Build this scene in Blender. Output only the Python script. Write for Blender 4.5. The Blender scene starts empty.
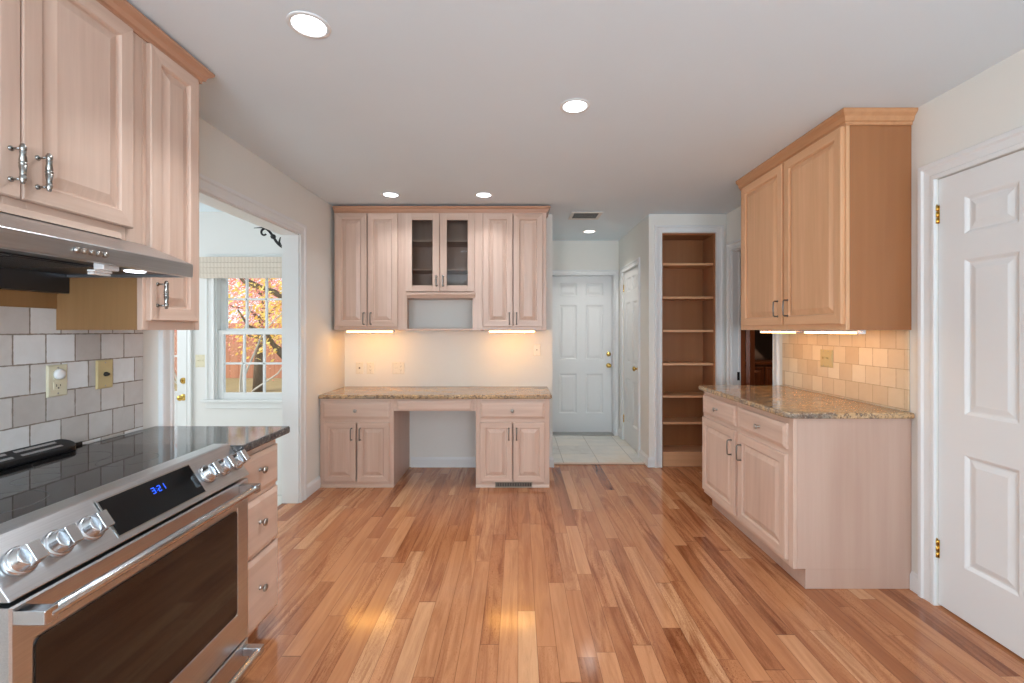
import bpy, math, random
from mathutils import Vector, Matrix

# ------------------------------------------------------------------ camera, sky, light, exposure
sc = bpy.context.scene
C = sc.collection
random.seed(7)
H = 1.372                                   # eye height
cam_d = bpy.data.cameras.new('camera'); cam = bpy.data.objects.new('camera', cam_d); C.objects.link(cam)
cam.location = (0, 0, H); cam.rotation_euler = (math.pi/2, 0, 0)
cam_d.sensor_width = 36; cam_d.lens = 450*36/1024
cam_d.shift_x = -6/1024; cam_d.shift_y = -11.5/1024
cam_d.clip_start = 0.05; cam_d.clip_end = 200
sc.camera = cam
sc.view_settings.view_transform = 'Standard'; sc.view_settings.look = 'None'
sc.view_settings.gamma = 1; sc.view_settings.use_curve_mapping = False
sc.view_settings.exposure = 0.0
try:
    sc.cycles.use_denoising = True
    sc.cycles.denoiser = 'OPENIMAGEDENOISE'
    sc.cycles.denoising_input_passes = 'RGB_ALBEDO_NORMAL'
    sc.cycles.max_bounces = 10; sc.cycles.diffuse_bounces = 6; sc.cycles.glossy_bounces = 5
    sc.cycles.transparent_max_bounces = 12; sc.cycles.sample_clamp_indirect = 6
    sc.cycles.caustics_reflective = False; sc.cycles.caustics_refractive = False
except Exception: pass

w = bpy.data.worlds.new('sky'); sc.world = w; w.use_nodes = True
wb = w.node_tree.nodes['Background']; wb.inputs[0].default_value = (0.86, 0.93, 1.0, 1); wb.inputs[1].default_value = 1.7

def light(name, kind, loc, rot, energy, color=(1,1,1), sx=1, sy=1, **kw):
    d = bpy.data.lights.new(name, kind); o = bpy.data.objects.new(name, d); C.objects.link(o)
    o.location = loc; o.rotation_euler = rot; d.energy = energy; d.color = color
    if kind == 'AREA': d.shape = 'RECTANGLE'; d.size = sx; d.size_y = sy
    for k, v in kw.items(): setattr(d, k, v)
    return o
light('dark_room_lamp', 'AREA', (3.3,4.3,2.40), (0,0,0), 13, (1.0,0.85,0.68), 0.3, 0.3)  # added fill without a fixture, brightens the wood past the doorway
FILL = (0.84, 0.975, 1.10)
light('sun', 'SUN', (0,0,6), (math.radians(48), 0, math.radians(-62)), 5.5, (1.0,0.95,0.86), angle=0.02)
# added fill lights in made-up windows behind the camera and at the sunroom's side
light('daylight_rear_window_a', 'AREA', (-0.85,-2.62,1.45), (math.radians(142),0,0), 112, FILL, 1.35, 1.5)
light('daylight_rear_window_b', 'AREA', (1.10,-2.62,1.45), (math.radians(142),0,0), 112, FILL, 1.35, 1.5)
light('daylight_sunroom_window', 'AREA', (-5.02,2.9,1.35), (0,math.radians(-90),0), 72, (0.97,0.985,1.0), 1.3, 1.9)

# ------------------------------------------------------------------ geometry constants
XL, XR, ZC = -1.735, 2.085, 2.532           # left wall, right wall, ceiling
YB = 4.505                                  # wall behind the desk
YH = 5.84                                   # end of the hall
YR = -2.6                                   # wall behind the camera
XH = 1.31                                   # hall's right wall
XHL = 0.345                                 # hall's left wall
XS, YS, ZS, ZSC = -1.869, 4.29, -0.20, 2.50 # sunroom: near wall face, window wall, floor, ceiling

# ------------------------------------------------------------------ materials
def lin(c):
    f = lambda v: (v/255/12.92) if v/255 <= 0.04045 else ((v/255+0.055)/1.055)**2.4
    return (f(c[0]), f(c[1]), f(c[2]), 1)

class NT:
    """small helper round a node tree"""
    def __init__(s, name):
        s.m = bpy.data.materials.new(name); s.m.use_nodes = True
        s.t = s.m.node_tree; s.b = s.t.nodes['Principled BSDF']; s.out = s.t.nodes['Material Output']
    def n(s, typ, **kw):
        x = s.t.nodes.new(typ)
        for k, v in kw.items(): setattr(x, k, v)
        return x
    def l(s, a, b): s.t.links.new(a, b)
    def put(s, sock, v):
        if hasattr(v, 'is_output'): s.l(v, sock)
        else: sock.default_value = v
    def math(s, op, a, b=None, c=None):
        x = s.n('ShaderNodeMath', operation=op); s.put(x.inputs[0], a)
        if b is not None: s.put(x.inputs[1], b)
        if c is not None: s.put(x.inputs[2], c)
        return x.outputs[0]
    def mix(s, f, a, b, mode='MIX'):
        x = s.n('ShaderNodeMix', data_type='RGBA', blend_type=mode)
        s.put(x.inputs[0], f); s.put(x.inputs[6], a); s.put(x.inputs[7], b)
        return x.outputs[2]
    def ramp(s, f, stops):
        x = s.n('ShaderNodeValToRGB'); s.put(x.inputs[0], f)
        e = x.color_ramp.elements
        while len(e) < len(stops): e.new(0.5)
        for i, (p, c) in enumerate(stops): e[i].position = p; e[i].color = c
        return x.outputs[0]
    def noise(s, vec, scale, detail=4, rough=0.5, dist=0.0, dim='3D'):
        x = s.n('ShaderNodeTexNoise', noise_dimensions=dim); s.put(x.inputs['Vector'], vec)
        x.inputs['Scale'].default_value = scale; x.inputs['Detail'].default_value = detail
        x.inputs['Roughness'].default_value = rough; x.inputs['Distortion'].default_value = dist
        return x.outputs['Fac']
    def comb(s, x, y, z):
        c = s.n('ShaderNodeCombineXYZ')
        for i, v in enumerate((x, y, z)): s.put(c.inputs[i], v)
        return c.outputs[0]
    def sep(s, v):
        c = s.n('ShaderNodeSeparateXYZ'); s.put(c.inputs[0], v); return c.outputs
    def vmul(s, v, sc3):
        x = s.n('ShaderNodeVectorMath', operation='MULTIPLY'); s.put(x.inputs[0], v); x.inputs[1].default_value = sc3; return x.outputs[0]
    def vadd(s, a, b):
        x = s.n('ShaderNodeVectorMath', operation='ADD'); s.put(x.inputs[0], a); s.put(x.inputs[1], b); return x.outputs[0]
    def objvec(s):
        tc = s.n('ShaderNodeTexCoord'); oi = s.n('ShaderNodeObjectInfo')
        r = s.math('MULTIPLY', oi.outputs['Random'], 37.0)
        return s.vadd(tc.outputs['Object'], s.comb(r, s.math('MULTIPLY', r, 1.7), s.math('MULTIPLY', r, 0.6)))
    def pos(s): return s.n('ShaderNodeNewGeometry').outputs['Position']
    def bump(s, h, strength, dist=0.002):
        x = s.n('ShaderNodeBump'); x.inputs['Strength'].default_value = strength; x.inputs['Distance'].default_value = dist
        s.put(x.inputs['Height'], h); s.l(x.outputs[0], s.b.inputs['Normal'])
    def col(s, v): s.put(s.b.inputs['Base Color'], v)
    def set(s, rough=None, metal=None, spec=None, coat=None, coatr=None):
        if rough is not None: s.put(s.b.inputs['Roughness'], rough)
        if metal is not None: s.b.inputs['Metallic'].default_value = metal
        if spec is not None: s.b.inputs['Specular IOR Level'].default_value = spec
        if coat is not None: s.b.inputs['Coat Weight'].default_value = coat
        if coatr is not None: s.b.inputs['Coat Roughness'].default_value = coatr
        return s

def plain(name, rgb, rough=0.5, metal=0.0, spec=0.5, var=0.03, scale=6):
    t = NT(name); f = t.noise(t.objvec(), scale, 3)
    c = lin(rgb); d = tuple(max(0, v*(1-var*2)) for v in c[:3])+(1,)
    t.col(t.mix(f, d, c)); t.set(rough, metal, spec); return t.m

def wood(name, axis, light_, dark_, rough=0.36, scale=1.0, streak=0.5):
    """fine straight grain that runs along the given axis"""
    t = NT(name); v = t.objvec()
    st = {'x': (1.6, 34, 34), 'y': (34, 1.6, 34), 'z': (34, 34, 1.6)}[axis]
    st2 = {'x': (0.5, 5, 5), 'y': (5, 0.5, 5), 'z': (5, 5, 0.5)}[axis]
    a = t.noise(t.vmul(v, tuple(q*scale for q in st)), 1.0, 5, 0.6)
    b = t.noise(t.vmul(v, tuple(q*scale for q in st2)), 1.0, 3, 0.5, 0.6)
    f = t.math('ADD', t.math('MULTIPLY', a, streak), t.math('MULTIPLY', b, 1-streak))
    t.col(t.ramp(f, [(0.3, lin(dark_)), (0.66, lin(light_))]))
    t.set(rough, spec=0.45); t.bump(a, 0.05, 0.001)
    return t.m

M = {}
ML, MD = (217,190,173), (192,161,142)
AL, AD = (226,178,137), (204,155,114)               # the same maple with warm bounced light put into its colour
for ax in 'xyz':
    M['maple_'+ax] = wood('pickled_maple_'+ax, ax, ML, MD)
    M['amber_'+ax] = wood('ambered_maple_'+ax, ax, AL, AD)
M['crown_x'] = wood('crown_maple_x', 'x', (196,150,122), (174,128,100))
M['crown_y'] = wood('crown_maple_y', 'y', (196,150,122), (174,128,100))
M['crown_amber'] = wood('ambered_crown_maple', 'y', (200,148,106), (178,126,86))  # crown maple tinted with the same warm light
M['amber_side'] = wood('ambered_maple_veneer', 'z', (166,112,72), (146,94,58), scale=0.6, streak=0.35)  # same maple, darkened: warm shade put into the veneer colour
M['maple_side'] = wood('maple_veneer', 'z', (200,172,156), (180,148,131), scale=0.6, streak=0.35)
M['raw_wood'] = wood('raw_maple_veneer', 'z', (150,112,72), (132,96,58), rough=0.5)  # raw veneer with the shade around the hood put into its colour
M['dark_wood'] = wood('dark_stained_wood', 'z', (146,78,42), (108,54,28), rough=0.35)
M['walnut'] = wood('dark_walnut', 'z', (96,56,36), (66,36,24), rough=0.4)
M['bark'] = wood('tree_bark', 'z', (120,100,78), (66,54,42), rough=0.9, scale=0.7)
M['pale_bark'] = wood('pale_bark', 'z', (205,196,184), (150,140,128), rough=0.9)
M['fence_wood'] = wood('red_brown_boards', 'z', (196,138,108), (160,104,78), rough=0.8, scale=0.4)

def paint(name, rgb, rough=0.55, bump=0.04):
    t = NT(name); p = t.pos(); f = t.noise(p, 3.0, 4); g = t.noise(p, 220, 2)
    c = lin(rgb); d = tuple(v*0.965 for v in c[:3])+(1,)
    t.col(t.mix(f, d, c)); t.set(rough, spec=0.3); t.bump(g, bump, 0.001); return t.m
M['wall'] = paint('wall_paint', (229,228,222), 0.6)
M['ceiling'] = paint('ceiling_paint', (225,238,246), 0.8)
M['white'] = paint('white_trim_paint', (228,230,230), 0.32, 0.01)
M['sun_wall'] = paint('sunroom_paint', (226,226,224), 0.6)
M['almond'] = plain('almond_plastic', (222,214,186), 0.35)
M['brass_plate'] = plain('antique_brass_plate', (208,190,142), 0.38, 0.1)
M['white_plastic'] = plain('white_plastic', (238,238,238), 0.3)
M['dark_slot'] = plain('dark_slot', (40,36,32), 0.6)
M['black_iron'] = plain('black_wrought_iron', (24,24,26), 0.45, 0.3)
M['brass'] = plain('polished_brass', (214,176,96), 0.22, 1.0)
M['nickel'] = plain('brushed_nickel', (178,174,168), 0.28, 1.0)
M['pull'] = plain('dark_pewter_pull', (122,118,112), 0.3, 1.0)
M['ivory'] = plain('ivory_plastic', (232,227,213), 0.35)
M['pewter'] = plain('antique_pewter', (156,154,150), 0.26, 1.0)
M['dark_gap'] = plain('dark_gap', (10,10,11), 0.6)
M['black_metal'] = plain('black_satin_metal', (26,27,30), 0.35, 0.2)
M['vent_white'] = plain('white_vent_metal', (222,220,214), 0.45)
M['grille'] = plain('taupe_grille_metal', (150,138,124), 0.45, 0.3)
M['shade'] = None

def steel():
    t = NT('brushed_stainless_steel'); v = t.objvec()
    f = t.noise(t.vmul(v, (300, 4, 300)), 1.0, 3)
    t.col(t.ramp(f, [(0.3, lin((190,192,195))), (0.7, lin((202,204,207)))]))
    t.set(t.math('ADD', t.math('MULTIPLY', f, 0.04), 0.27), metal=1.0); return t.m
M['steel'] = steel()
M['dark_steel'] = plain('dark_filter_steel', (84,86,90), 0.42, 1.0)
M['smooth_steel'] = plain('satin_steel', (200,202,205), 0.24, 1.0)

def black_glass(name, rgb, rough):
    t = NT(name); f = t.noise(t.objvec(), 2.0, 2)
    c = lin(rgb); t.col(t.mix(f, c, tuple(v*1.3 for v in c[:3])+(1,))); t.set(rough, spec=0.55); return t.m
M['ceran'] = black_glass('black_ceramic_glass', (20,21,23), 0.035)
M['oven_glass'] = black_glass('smoked_oven_glass', (30,22,18), 0.05)
M['panel_glass'] = black_glass('black_display_glass', (8,8,10), 0.08)
M['ring'] = plain('burner_print', (92,94,98), 0.25)

def clear_glass(name, tint, gl):
    t = NT(name); t.t.nodes.remove(t.b)
    tr = t.n('ShaderNodeBsdfTransparent'); tr.inputs[0].default_value = tint
    g = t.n('ShaderNodeBsdfGlossy'); g.inputs['Roughness'].default_value = 0.02
    fr = t.n('ShaderNodeFresnel'); fr.inputs[0].default_value = 1.45
    k = t.math('MULTIPLY', fr.outputs[0], gl)
    m = t.n('ShaderNodeMixShader'); t.l(k, m.inputs[0]); t.l(tr.outputs[0], m.inputs[1]); t.l(g.outputs[0], m.inputs[2])
    t.l(m.outputs[0], t.out.inputs[0]); return t.m
M['glass'] = clear_glass('clear_window_glass', (0.95,0.97,0.97,1), 0.6)
M['cab_glass'] = clear_glass('smoked_cabinet_glass', (0.80,0.79,0.78,1), 0.7)

def emit(name, rgb, strength):
    t = NT(name); t.col(lin(rgb)); t.b.inputs['Emission Color'].default_value = lin(rgb)
    t.b.inputs['Emission Strength'].default_value = strength; return t.m
M['lamp'] = emit('downlight_lens', (240,247,255), 6)
M['hall_lamp'] = emit('hall_downlight_lens', (255,246,236), 6)
M['hood_lamp'] = emit('hood_lamp_lens', (240,246,255), 14)
M['strip'] = emit('warm_strip_lens', (255,184,88), 42)
M['strip_dim'] = emit('soft_strip_lens', (255,190,112), 17)
M['digits'] = emit('blue_digits', (30,90,255), 1.6)

def floor_mat():
    t = NT('hardwood_planks'); p = t.sep(t.pos())
    W = 0.083
    cx = t.math('DIVIDE', p[0], W); col = t.math('FLOOR', cx); fx = t.math('SUBTRACT', cx, col)
    wn = t.n('ShaderNodeTexWhiteNoise', noise_dimensions='1D'); t.put(wn.inputs['W'], col); rc = wn.outputs['Value']
    wn2 = t.n('ShaderNodeTexWhiteNoise', noise_dimensions='1D'); t.put(wn2.inputs['W'], t.math('ADD', col, 51.3)); rl = wn2.outputs['Value']
    L = t.math('ADD', t.math('MULTIPLY', rl, 0.7), 0.65)
    cy = t.math('DIVIDE', t.math('ADD', p[1], t.math('MULTIPLY', rc, 9.0)), L)
    # uneven lengths: bend the run with a slow wave
    cy = t.math('ADD', cy, t.math('MULTIPLY', t.math('SINE', t.math('ADD', t.math('MULTIPLY', cy, 2.1), t.math('MULTIPLY', rc, 6.0))), 0.28))
    row = t.math('FLOOR', cy); fy = t.math('SUBTRACT', cy, row)
    wn3 = t.n('ShaderNodeTexWhiteNoise', noise_dimensions='2D'); t.put(wn3.inputs['Vector'], t.comb(col, row, 0)); r = wn3.outputs['Value']
    r2 = t.sep(wn3.outputs['Color'])[1]
    off = t.math('MULTIPLY', r, 40.0)
    gv = t.comb(t.math('ADD', t.math('MULTIPLY', p[0], 16.0), off), t.math('ADD', t.math('MULTIPLY', p[1], 1.3), off), off)
    g1 = t.noise(gv, 1.0, 5, 0.62, 1.6)
    gf = t.noise(t.comb(t.math('ADD', t.math('MULTIPLY', p[0], 150.0), off), t.math('MULTIPLY', p[1], 3.0), off), 1.0, 3)
    base = t.ramp(r, [(0.0, lin((158,100,65))), (0.12, lin((178,117,78))), (0.5, lin((192,132,91))), (0.85, lin((201,143,101))), (1.0, lin((212,161,119)))])
    dark = t.mix(1.0, base, lin((160,118,92)), 'MULTIPLY')
    f = t.n('ShaderNodeMapRange'); t.put(f.inputs[0], g1); f.inputs[1].default_value = 0.42; f.inputs[2].default_value = 0.66
    c = t.mix(t.math('MULTIPLY', f.outputs[0], t.math('ADD', t.math('MULTIPLY', r2, 0.6), 0.25)), base, dark)
    # curly figure: warped growth lines in some boards
    fg = t.noise(t.comb(t.math('ADD', t.math('MULTIPLY', p[0], 26.0), off), t.math('ADD', t.math('MULTIPLY', p[1], 4.2), off), off), 1.0, 2, 0.5, 2.6)
    fl = t.math('ABSOLUTE', t.math('SINE', t.math('MULTIPLY', fg, 46.0)))
    fm = t.n('ShaderNodeMapRange'); t.put(fm.inputs[0], fl); fm.inputs[1].default_value = 0.45; fm.inputs[2].default_value = 0.0
    c = t.mix(t.math('MULTIPLY', fm.outputs[0], t.math('MULTIPLY', r2, 0.8)), c, dark)
    c = t.mix(t.math('MULTIPLY', gf, 0.22), c, t.mix(1.0, c, lin((190,160,140)), 'MULTIPLY'))
    ex = t.math('MULTIPLY', t.math('MINIMUM', fx, t.math('SUBTRACT', 1.0, fx)), W)
    ey = t.math('MULTIPLY', t.math('MINIMUM', fy, t.math('SUBTRACT', 1.0, fy)), L)
    e = t.math('MINIMUM', ex, ey); gap = t.math('LESS_THAN', e, 0.0011)
    t.col(t.mix(t.math('MULTIPLY', gap, 0.65), c, lin((82,46,28))))
    t.set(t.math('ADD', 0.10, t.math('MULTIPLY', gf, 0.08)), spec=0.5)
    t.bump(t.math('SUBTRACT', t.math('MULTIPLY', gf, 0.06), gap), 0.25, 0.001)
    return t.m
M['floor'] = floor_mat()

def tile_mat(name, u, v, u0, v0, pu, pv, gap, stops, mortar, rough, half=True, nscale=14, nmix=0.35, bump=0.5):
    """square tiles; u, v pick the world axes, alternate rows shifted by half a tile"""
    t = NT(name); p = t.pos(); s = t.sep(p)
    cv = t.math('DIVIDE', t.math('SUBTRACT', s[v], v0), pv); row = t.math('FLOOR', cv); fv = t.math('SUBTRACT', cv, row)
    cu = t.math('DIVIDE', t.math('SUBTRACT', s[u], u0), pu)
    if half: cu = t.math('ADD', cu, t.math('MULTIPLY', t.math('FLOORED_MODULO', row, 2.0), 0.5))
    cc = t.math('FLOOR', cu); fu = t.math('SUBTRACT', cu, cc)
    wn = t.n('ShaderNodeTexWhiteNoise', noise_dimensions='2D'); t.put(wn.inputs['Vector'], t.comb(cc, row, 0)); r = wn.outputs['Value']
    off = t.math('MULTIPLY', r, 20.0)
    nz = t.noise(t.vadd(p, t.comb(off, off, off)), nscale, 6, 0.6, 0.4)
    f = t.math('ADD', t.math('MULTIPLY', r, 1-nmix), t.math('MULTIPLY', nz, nmix))
    c = t.ramp(f, stops)
    eu = t.math('MULTIPLY', t.math('MINIMUM', fu, t.math('SUBTRACT', 1.0, fu)), pu)
    ev = t.math('MULTIPLY', t.math('MINIMUM', fv, t.math('SUBTRACT', 1.0, fv)), pv)
    wob = t.math('MULTIPLY', t.math('SUBTRACT', t.noise(p, 60, 2), 0.5), gap*1.2)
    e = t.math('ADD', t.math('MINIMUM', eu, ev), wob)
    mr = t.n('ShaderNodeMapRange'); t.put(mr.inputs[0], e); mr.inputs[1].default_value = gap*0.45; mr.inputs[2].default_value = gap*0.9
    t.col(t.mix(mr.outputs[0], lin(mortar), c)); t.set(rough, spec=0.35)
    t.bump(t.math('ADD', mr.outputs[0], t.math('MULTIPLY', nz, 0.25)), bump, 0.002); return t.m
TRAV = [(0.15, lin((186,178,172))), (0.45, lin((208,203,199))), (0.7, lin((223,222,221))), (0.95, lin((238,239,240)))]  # grey-beige travertine with cool light put into its colour
M['tile_left'] = tile_mat('tumbled_travertine_grey', 1, 2, 1.538, 1.25, 0.1085, 0.107, 0.0034, TRAV, (140,128,116), 0.55)
TRAVR = [(0.15, lin((206,182,150))), (0.5, lin((220,200,170))), (0.95, lin((234,220,196)))]  # same travertine, some warm light put into its beige
M['tile_right'] = tile_mat('tumbled_travertine_cream', 1, 2, 2.527, 1.16, 0.1085, 0.107, 0.0028, TRAVR, (186,162,130), 0.55)
SL = [(0.2, lin((176,172,164))), (0.4, lin((206,206,202))), (0.6, lin((222,218,210))), (0.85, lin((204,188,164)))]
M['hall_tile'] = tile_mat('pale_slate_tiles', 0, 1, 0.47, 4.62, 0.365, 0.345, 0.006, SL, (168,164,156), 0.28, half=False, nscale=4, nmix=0.75, bump=0.3)

def granite():
    t = NT('gold_and_grey_granite'); v = t.pos()
    a = t.noise(t.vmul(v, (2.2, 7, 7)), 1.0, 6, 0.65, 1.2)
    b = t.noise(v, 46, 5, 0.7); c = t.noise(v, 120, 3, 0.7)
    vo = t.n('ShaderNodeTexVoronoi'); t.put(vo.inputs['Vector'], v); vo.inputs['Scale'].default_value = 150
    sp = t.sep(vo.outputs['Color'])[0]
    c1 = t.ramp(a, [(0.28, lin((92,93,97))), (0.42, lin((150,134,116))), (0.55, lin((196,160,116))), (0.72, lin((214,186,148)))])
    c2 = t.mix(t.ramp(b, [(0.48, (0,0,0,1)), (0.62, (1,1,1,1))]), c1, lin((112,92,76)))
    c3 = t.mix(t.math('MULTIPLY', t.ramp(sp, [(0.82, (0,0,0,1)), (0.90, (1,1,1,1))]), 0.55), c2, lin((60,58,60)))
    c4 = t.mix(t.ramp(c, [(0.60, (0,0,0,1)), (0.70, (1,1,1,1))]), c3, lin((216,206,190)))
    t.col(c4); t.set(0.10, spec=0.6); return t.m
M['granite'] = granite()
def granite_dark():
    t = NT('charcoal_granite'); v = t.pos()
    b = t.noise(v, 40, 5, 0.7); c = t.noise(v, 130, 3, 0.7)
    c1 = t.ramp(b, [(0.3, lin((34,34,38))), (0.55, lin((72,70,70))), (0.75, lin((126,118,108)))])
    c4 = t.mix(t.ramp(c, [(0.60, (0,0,0,1)), (0.70, (1,1,1,1))]), c1, lin((190,184,176)))
    t.col(c4); t.set(0.08, spec=0.6); return t.m
M['granite_dark'] = granite_dark()

def woven():
    t = NT('woven_reed_shade'); s = t.sep(t.n('ShaderNodeTexCoord').outputs['Object'])
    a = t.math('SINE', t.math('MULTIPLY', s[2], 620)); b = t.math('SINE', t.math('MULTIPLY', s[0], 190))
    f = t.math('ADD', t.math('MULTIPLY', a, 0.3), t.math('MULTIPLY', b, 0.3)); f = t.math('ADD', f, 0.5)
    t.col(t.ramp(f, [(0.1, lin((200,188,174))), (0.8, lin((218,208,196)))])); t.set(0.8); t.bump(f, 0.4, 0.003); return t.m
M['shade'] = woven()
def leaf(name, a, b):
    t = NT(name); oi = t.n('ShaderNodeNewGeometry')
    t.col(t.ramp(oi.outputs['Random Per Island'], [(0.1, lin(a)), (0.9, lin(b))])); t.set(0.6)
    tl = t.n('ShaderNodeBsdfTranslucent'); t.put(tl.inputs[0], t.b.inputs['Base Color'].links[0].from_socket)
    mx = t.n('ShaderNodeMixShader'); mx.inputs[0].default_value = 0.45; t.l(t.b.outputs[0], mx.inputs[1]); t.l(tl.outputs[0], mx.inputs[2]); t.l(mx.outputs[0], t.out.inputs[0])
    return t.m
M['leaf_red'] = leaf('pink_red_leaves', (232,140,128), (250,206,190))
M['leaf_yellow'] = leaf('yellow_leaves', (236,186,78), (253,230,140))
M['leaf_orange'] = leaf('orange_leaves', (232,150,84), (250,206,130))
M['ground'] = plain('leaf_strewn_lawn', (150,132,92), 0.9, var=0.25, scale=3)
M['rock'] = plain('pale_boulder', (214,208,200), 0.9, var=0.12)
M['roof'] = plain('dark_void', (90,84,78), 0.9)
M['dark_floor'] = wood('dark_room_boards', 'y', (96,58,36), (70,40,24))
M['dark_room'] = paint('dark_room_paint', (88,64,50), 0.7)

# ------------------------------------------------------------------ mesh helpers
def wloc(o):
    v = Vector((0,0,0))
    while o is not None: v += o.location; o = o.parent
    return v

class MB:
    """collects shapes in world coordinates, then links them as ONE mesh object"""
    def __init__(s): s.v = []; s.f = []; s.mi = []; s.T = None; s.sm = []
    def _p(s, p): return Vector(p) if s.T is None else s.T(p)
    def poly(s, pts, mi=0, smooth=False):
        k = len(s.v); s.v += [s._p(p) for p in pts]; s.f.append(tuple(range(k, k+len(pts)))); s.mi.append(mi); s.sm.append(smooth)
    def mesh(s, vs, fs, mi=0, smooth=False):
        k = len(s.v); s.v += [s._p(p) for p in vs]
        for f in fs: s.f.append(tuple(i+k for i in f)); s.mi.append(mi); s.sm.append(smooth)
    def box(s, x0, x1, y0, y1, z0, z1, mi=0):
        vs = [(x,y,z) for z in (z0,z1) for y in (y0,y1) for x in (x0,x1)]
        s.mesh(vs, [(0,2,3,1),(4,5,7,6),(0,1,5,4),(2,6,7,3),(0,4,6,2),(1,3,7,5)], mi); return s
    def rings(s, rs, mi=lambda i, side: 0, close_back=True, fill=True):
        """rs: list of (u0,u1,v0,v1,w) rectangles, joined one to the next; the last is filled"""
        k = len(s.v)
        for (u0,u1,v0,v1,wv) in rs: s.v += [s._p(p) for p in ((u0,v0,wv),(u1,v0,wv),(u1,v1,wv),(u0,v1,wv))]
        n = len(rs)
        for i in range(n-1):
            a, b = k+4*i, k+4*(i+1)
            for j in range(4):
                s.f.append((a+j, a+(j+1)%4, b+(j+1)%4, b+j)); s.mi.append(mi(i, j)); s.sm.append(False)
        if fill: s.f.append(tuple(k+4*(n-1)+j for j in range(4))); s.mi.append(mi(n, 4)); s.sm.append(False)
        if close_back: s.f.append((k+3,k+2,k+1,k)); s.mi.append(0); s.sm.append(False)
        return s
    def tube(s, path, r, n=10, mi=0, cap=True):
        path = [Vector(p) for p in path]; m = len(path)
        rr = r if isinstance(r, (list, tuple)) else [r]*m
        k = len(s.v); prev = None
        for i, p in enumerate(path):
            d = (path[min(i+1, m-1)] - path[max(i-1, 0)]).normalized()
            if prev is None:
                a = d.orthogonal().normalized()
            else:
                a = (prev - d*prev.dot(d)).normalized()
            prev = a; b = d.cross(a)
            for j in range(n):
                t = 2*math.pi*j/n; s.v.append(s._p(p + (a*math.cos(t)+b*math.sin(t))*rr[i]))
        for i in range(m-1):
            for j in range(n):
                s.f.append((k+i*n+j, k+i*n+(j+1)%n, k+(i+1)*n+(j+1)%n, k+(i+1)*n+j)); s.mi.append(mi); s.sm.append(True)
        if cap:
            s.f.append(tuple(k+j for j in reversed(range(n)))); s.f.append(tuple(k+(m-1)*n+j for j in range(n)))
            s.mi += [mi, mi]; s.sm += [False, False]
        return s
    def lathe(s, prof, c, axis, n=20, mi=0):
        """prof: (radius, height along axis) from the base outward"""
        ax = Vector(axis).normalized(); c = Vector(c)
        return s.tube([c + ax*h for (_, h) in prof], [max(q, 1e-4) for (q, _) in prof], n, mi) if False else s._lathe(prof, c, ax, n, mi)
    def _lathe(s, prof, c, ax, n, mi):
        a = ax.orthogonal().normalized(); b = ax.cross(a); k = len(s.v); m = len(prof)
        for (r, h) in prof:
            for j in range(n):
                t = 2*math.pi*j/n; s.v.append(s._p(c + ax*h + (a*math.cos(t)+b*math.sin(t))*max(r, 2e-4)))
        for i in range(m-1):
            for j in range(n):
                s.f.append((k+i*n+j, k+i*n+(j+1)%n, k+(i+1)*n+(j+1)%n, k+(i+1)*n+j)); s.mi.append(mi); s.sm.append(True)
        s.f.append(tuple(k+j for j in reversed(range(n)))); s.f.append(tuple(k+(m-1)*n+j for j in range(n)))
        s.mi += [mi, mi]; s.sm += [False, False]
        return s
    def prism(s, pts, axis, a0, a1, mi=0):
        """closed 2-D outline pulled along an axis: axis 'x' takes (y,z), 'y' takes (x,z), 'z' takes (x,y)"""
        f = {'x': lambda p, a: (a, p[0], p[1]), 'y': lambda p, a: (p[0], a, p[1]), 'z': lambda p, a: (p[0], p[1], a)}[axis]
        n = len(pts); vs = [f(p, a0) for p in pts] + [f(p, a1) for p in pts]
        fs = [(i, (i+1)%n, n+(i+1)%n, n+i) for i in range(n)] + [tuple(reversed(range(n))), tuple(range(n, 2*n))]
        s.mesh(vs, fs, mi); return s
    def sweep(s, path, prof, put, side=1, mi=0):
        """mitred sweep: path = 2-D points, prof = closed (offset, height) outline, put(x2, y2, h) -> point"""
        P = [Vector(p) for p in path]; n = len(P); m = len(prof); vs = []
        for i in range(n):
            ds = []
            if i > 0: ds.append((P[i]-P[i-1]).normalized())
            if i < n-1: ds.append((P[i+1]-P[i]).normalized())
            ns = [Vector((-d.y, d.x))*side for d in ds]
            off = ns[0] if len(ns) == 1 else (ns[0]+ns[1])/(1+ns[0].dot(ns[1]))
            for (o, h) in prof: q = P[i]+off*o; vs.append(put(q.x, q.y, h))
        fs = []
        for i in range(n-1):
            for j in range(m): fs.append((i*m+j, i*m+(j+1)%m, (i+1)*m+(j+1)%m, (i+1)*m+j))
        fs.append(tuple(reversed(range(m)))); fs.append(tuple((n-1)*m+j for j in range(m)))
        s.mesh(vs, fs, mi); return s
    def build(s, name, mats, parent=None, bevel=0, seg=2, base=False, origin=None):
        me = bpy.data.meshes.new(name)
        xs = [p.x for p in s.v]; ys = [p.y for p in s.v]; zs = [p.z for p in s.v]
        c = Vector(((min(xs)+max(xs))/2, (min(ys)+max(ys))/2, min(zs) if (base or parent is None) else (min(zs)+max(zs))/2))
        if origin is not None: c = Vector(origin)
        me.from_pydata([p-c for p in s.v], [], s.f); me.update()
        mats = mats if isinstance(mats, (list, tuple)) else [mats]
        for m in mats: me.materials.append(M[m] if isinstance(m, str) else m)
        for p, i, q in zip(me.polygons, s.mi, s.sm): p.material_index = min(i, len(mats)-1); p.use_smooth = q
        import bmesh
        bm = bmesh.new(); bm.from_mesh(me); bmesh.ops.recalc_face_normals(bm, faces=bm.faces); bm.to_mesh(me); bm.free()
        o = bpy.data.objects.new(name, me); C.objects.link(o)
        o.location = c
        if parent is not None: o.parent = parent; o.location = c - wloc(parent)
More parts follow.
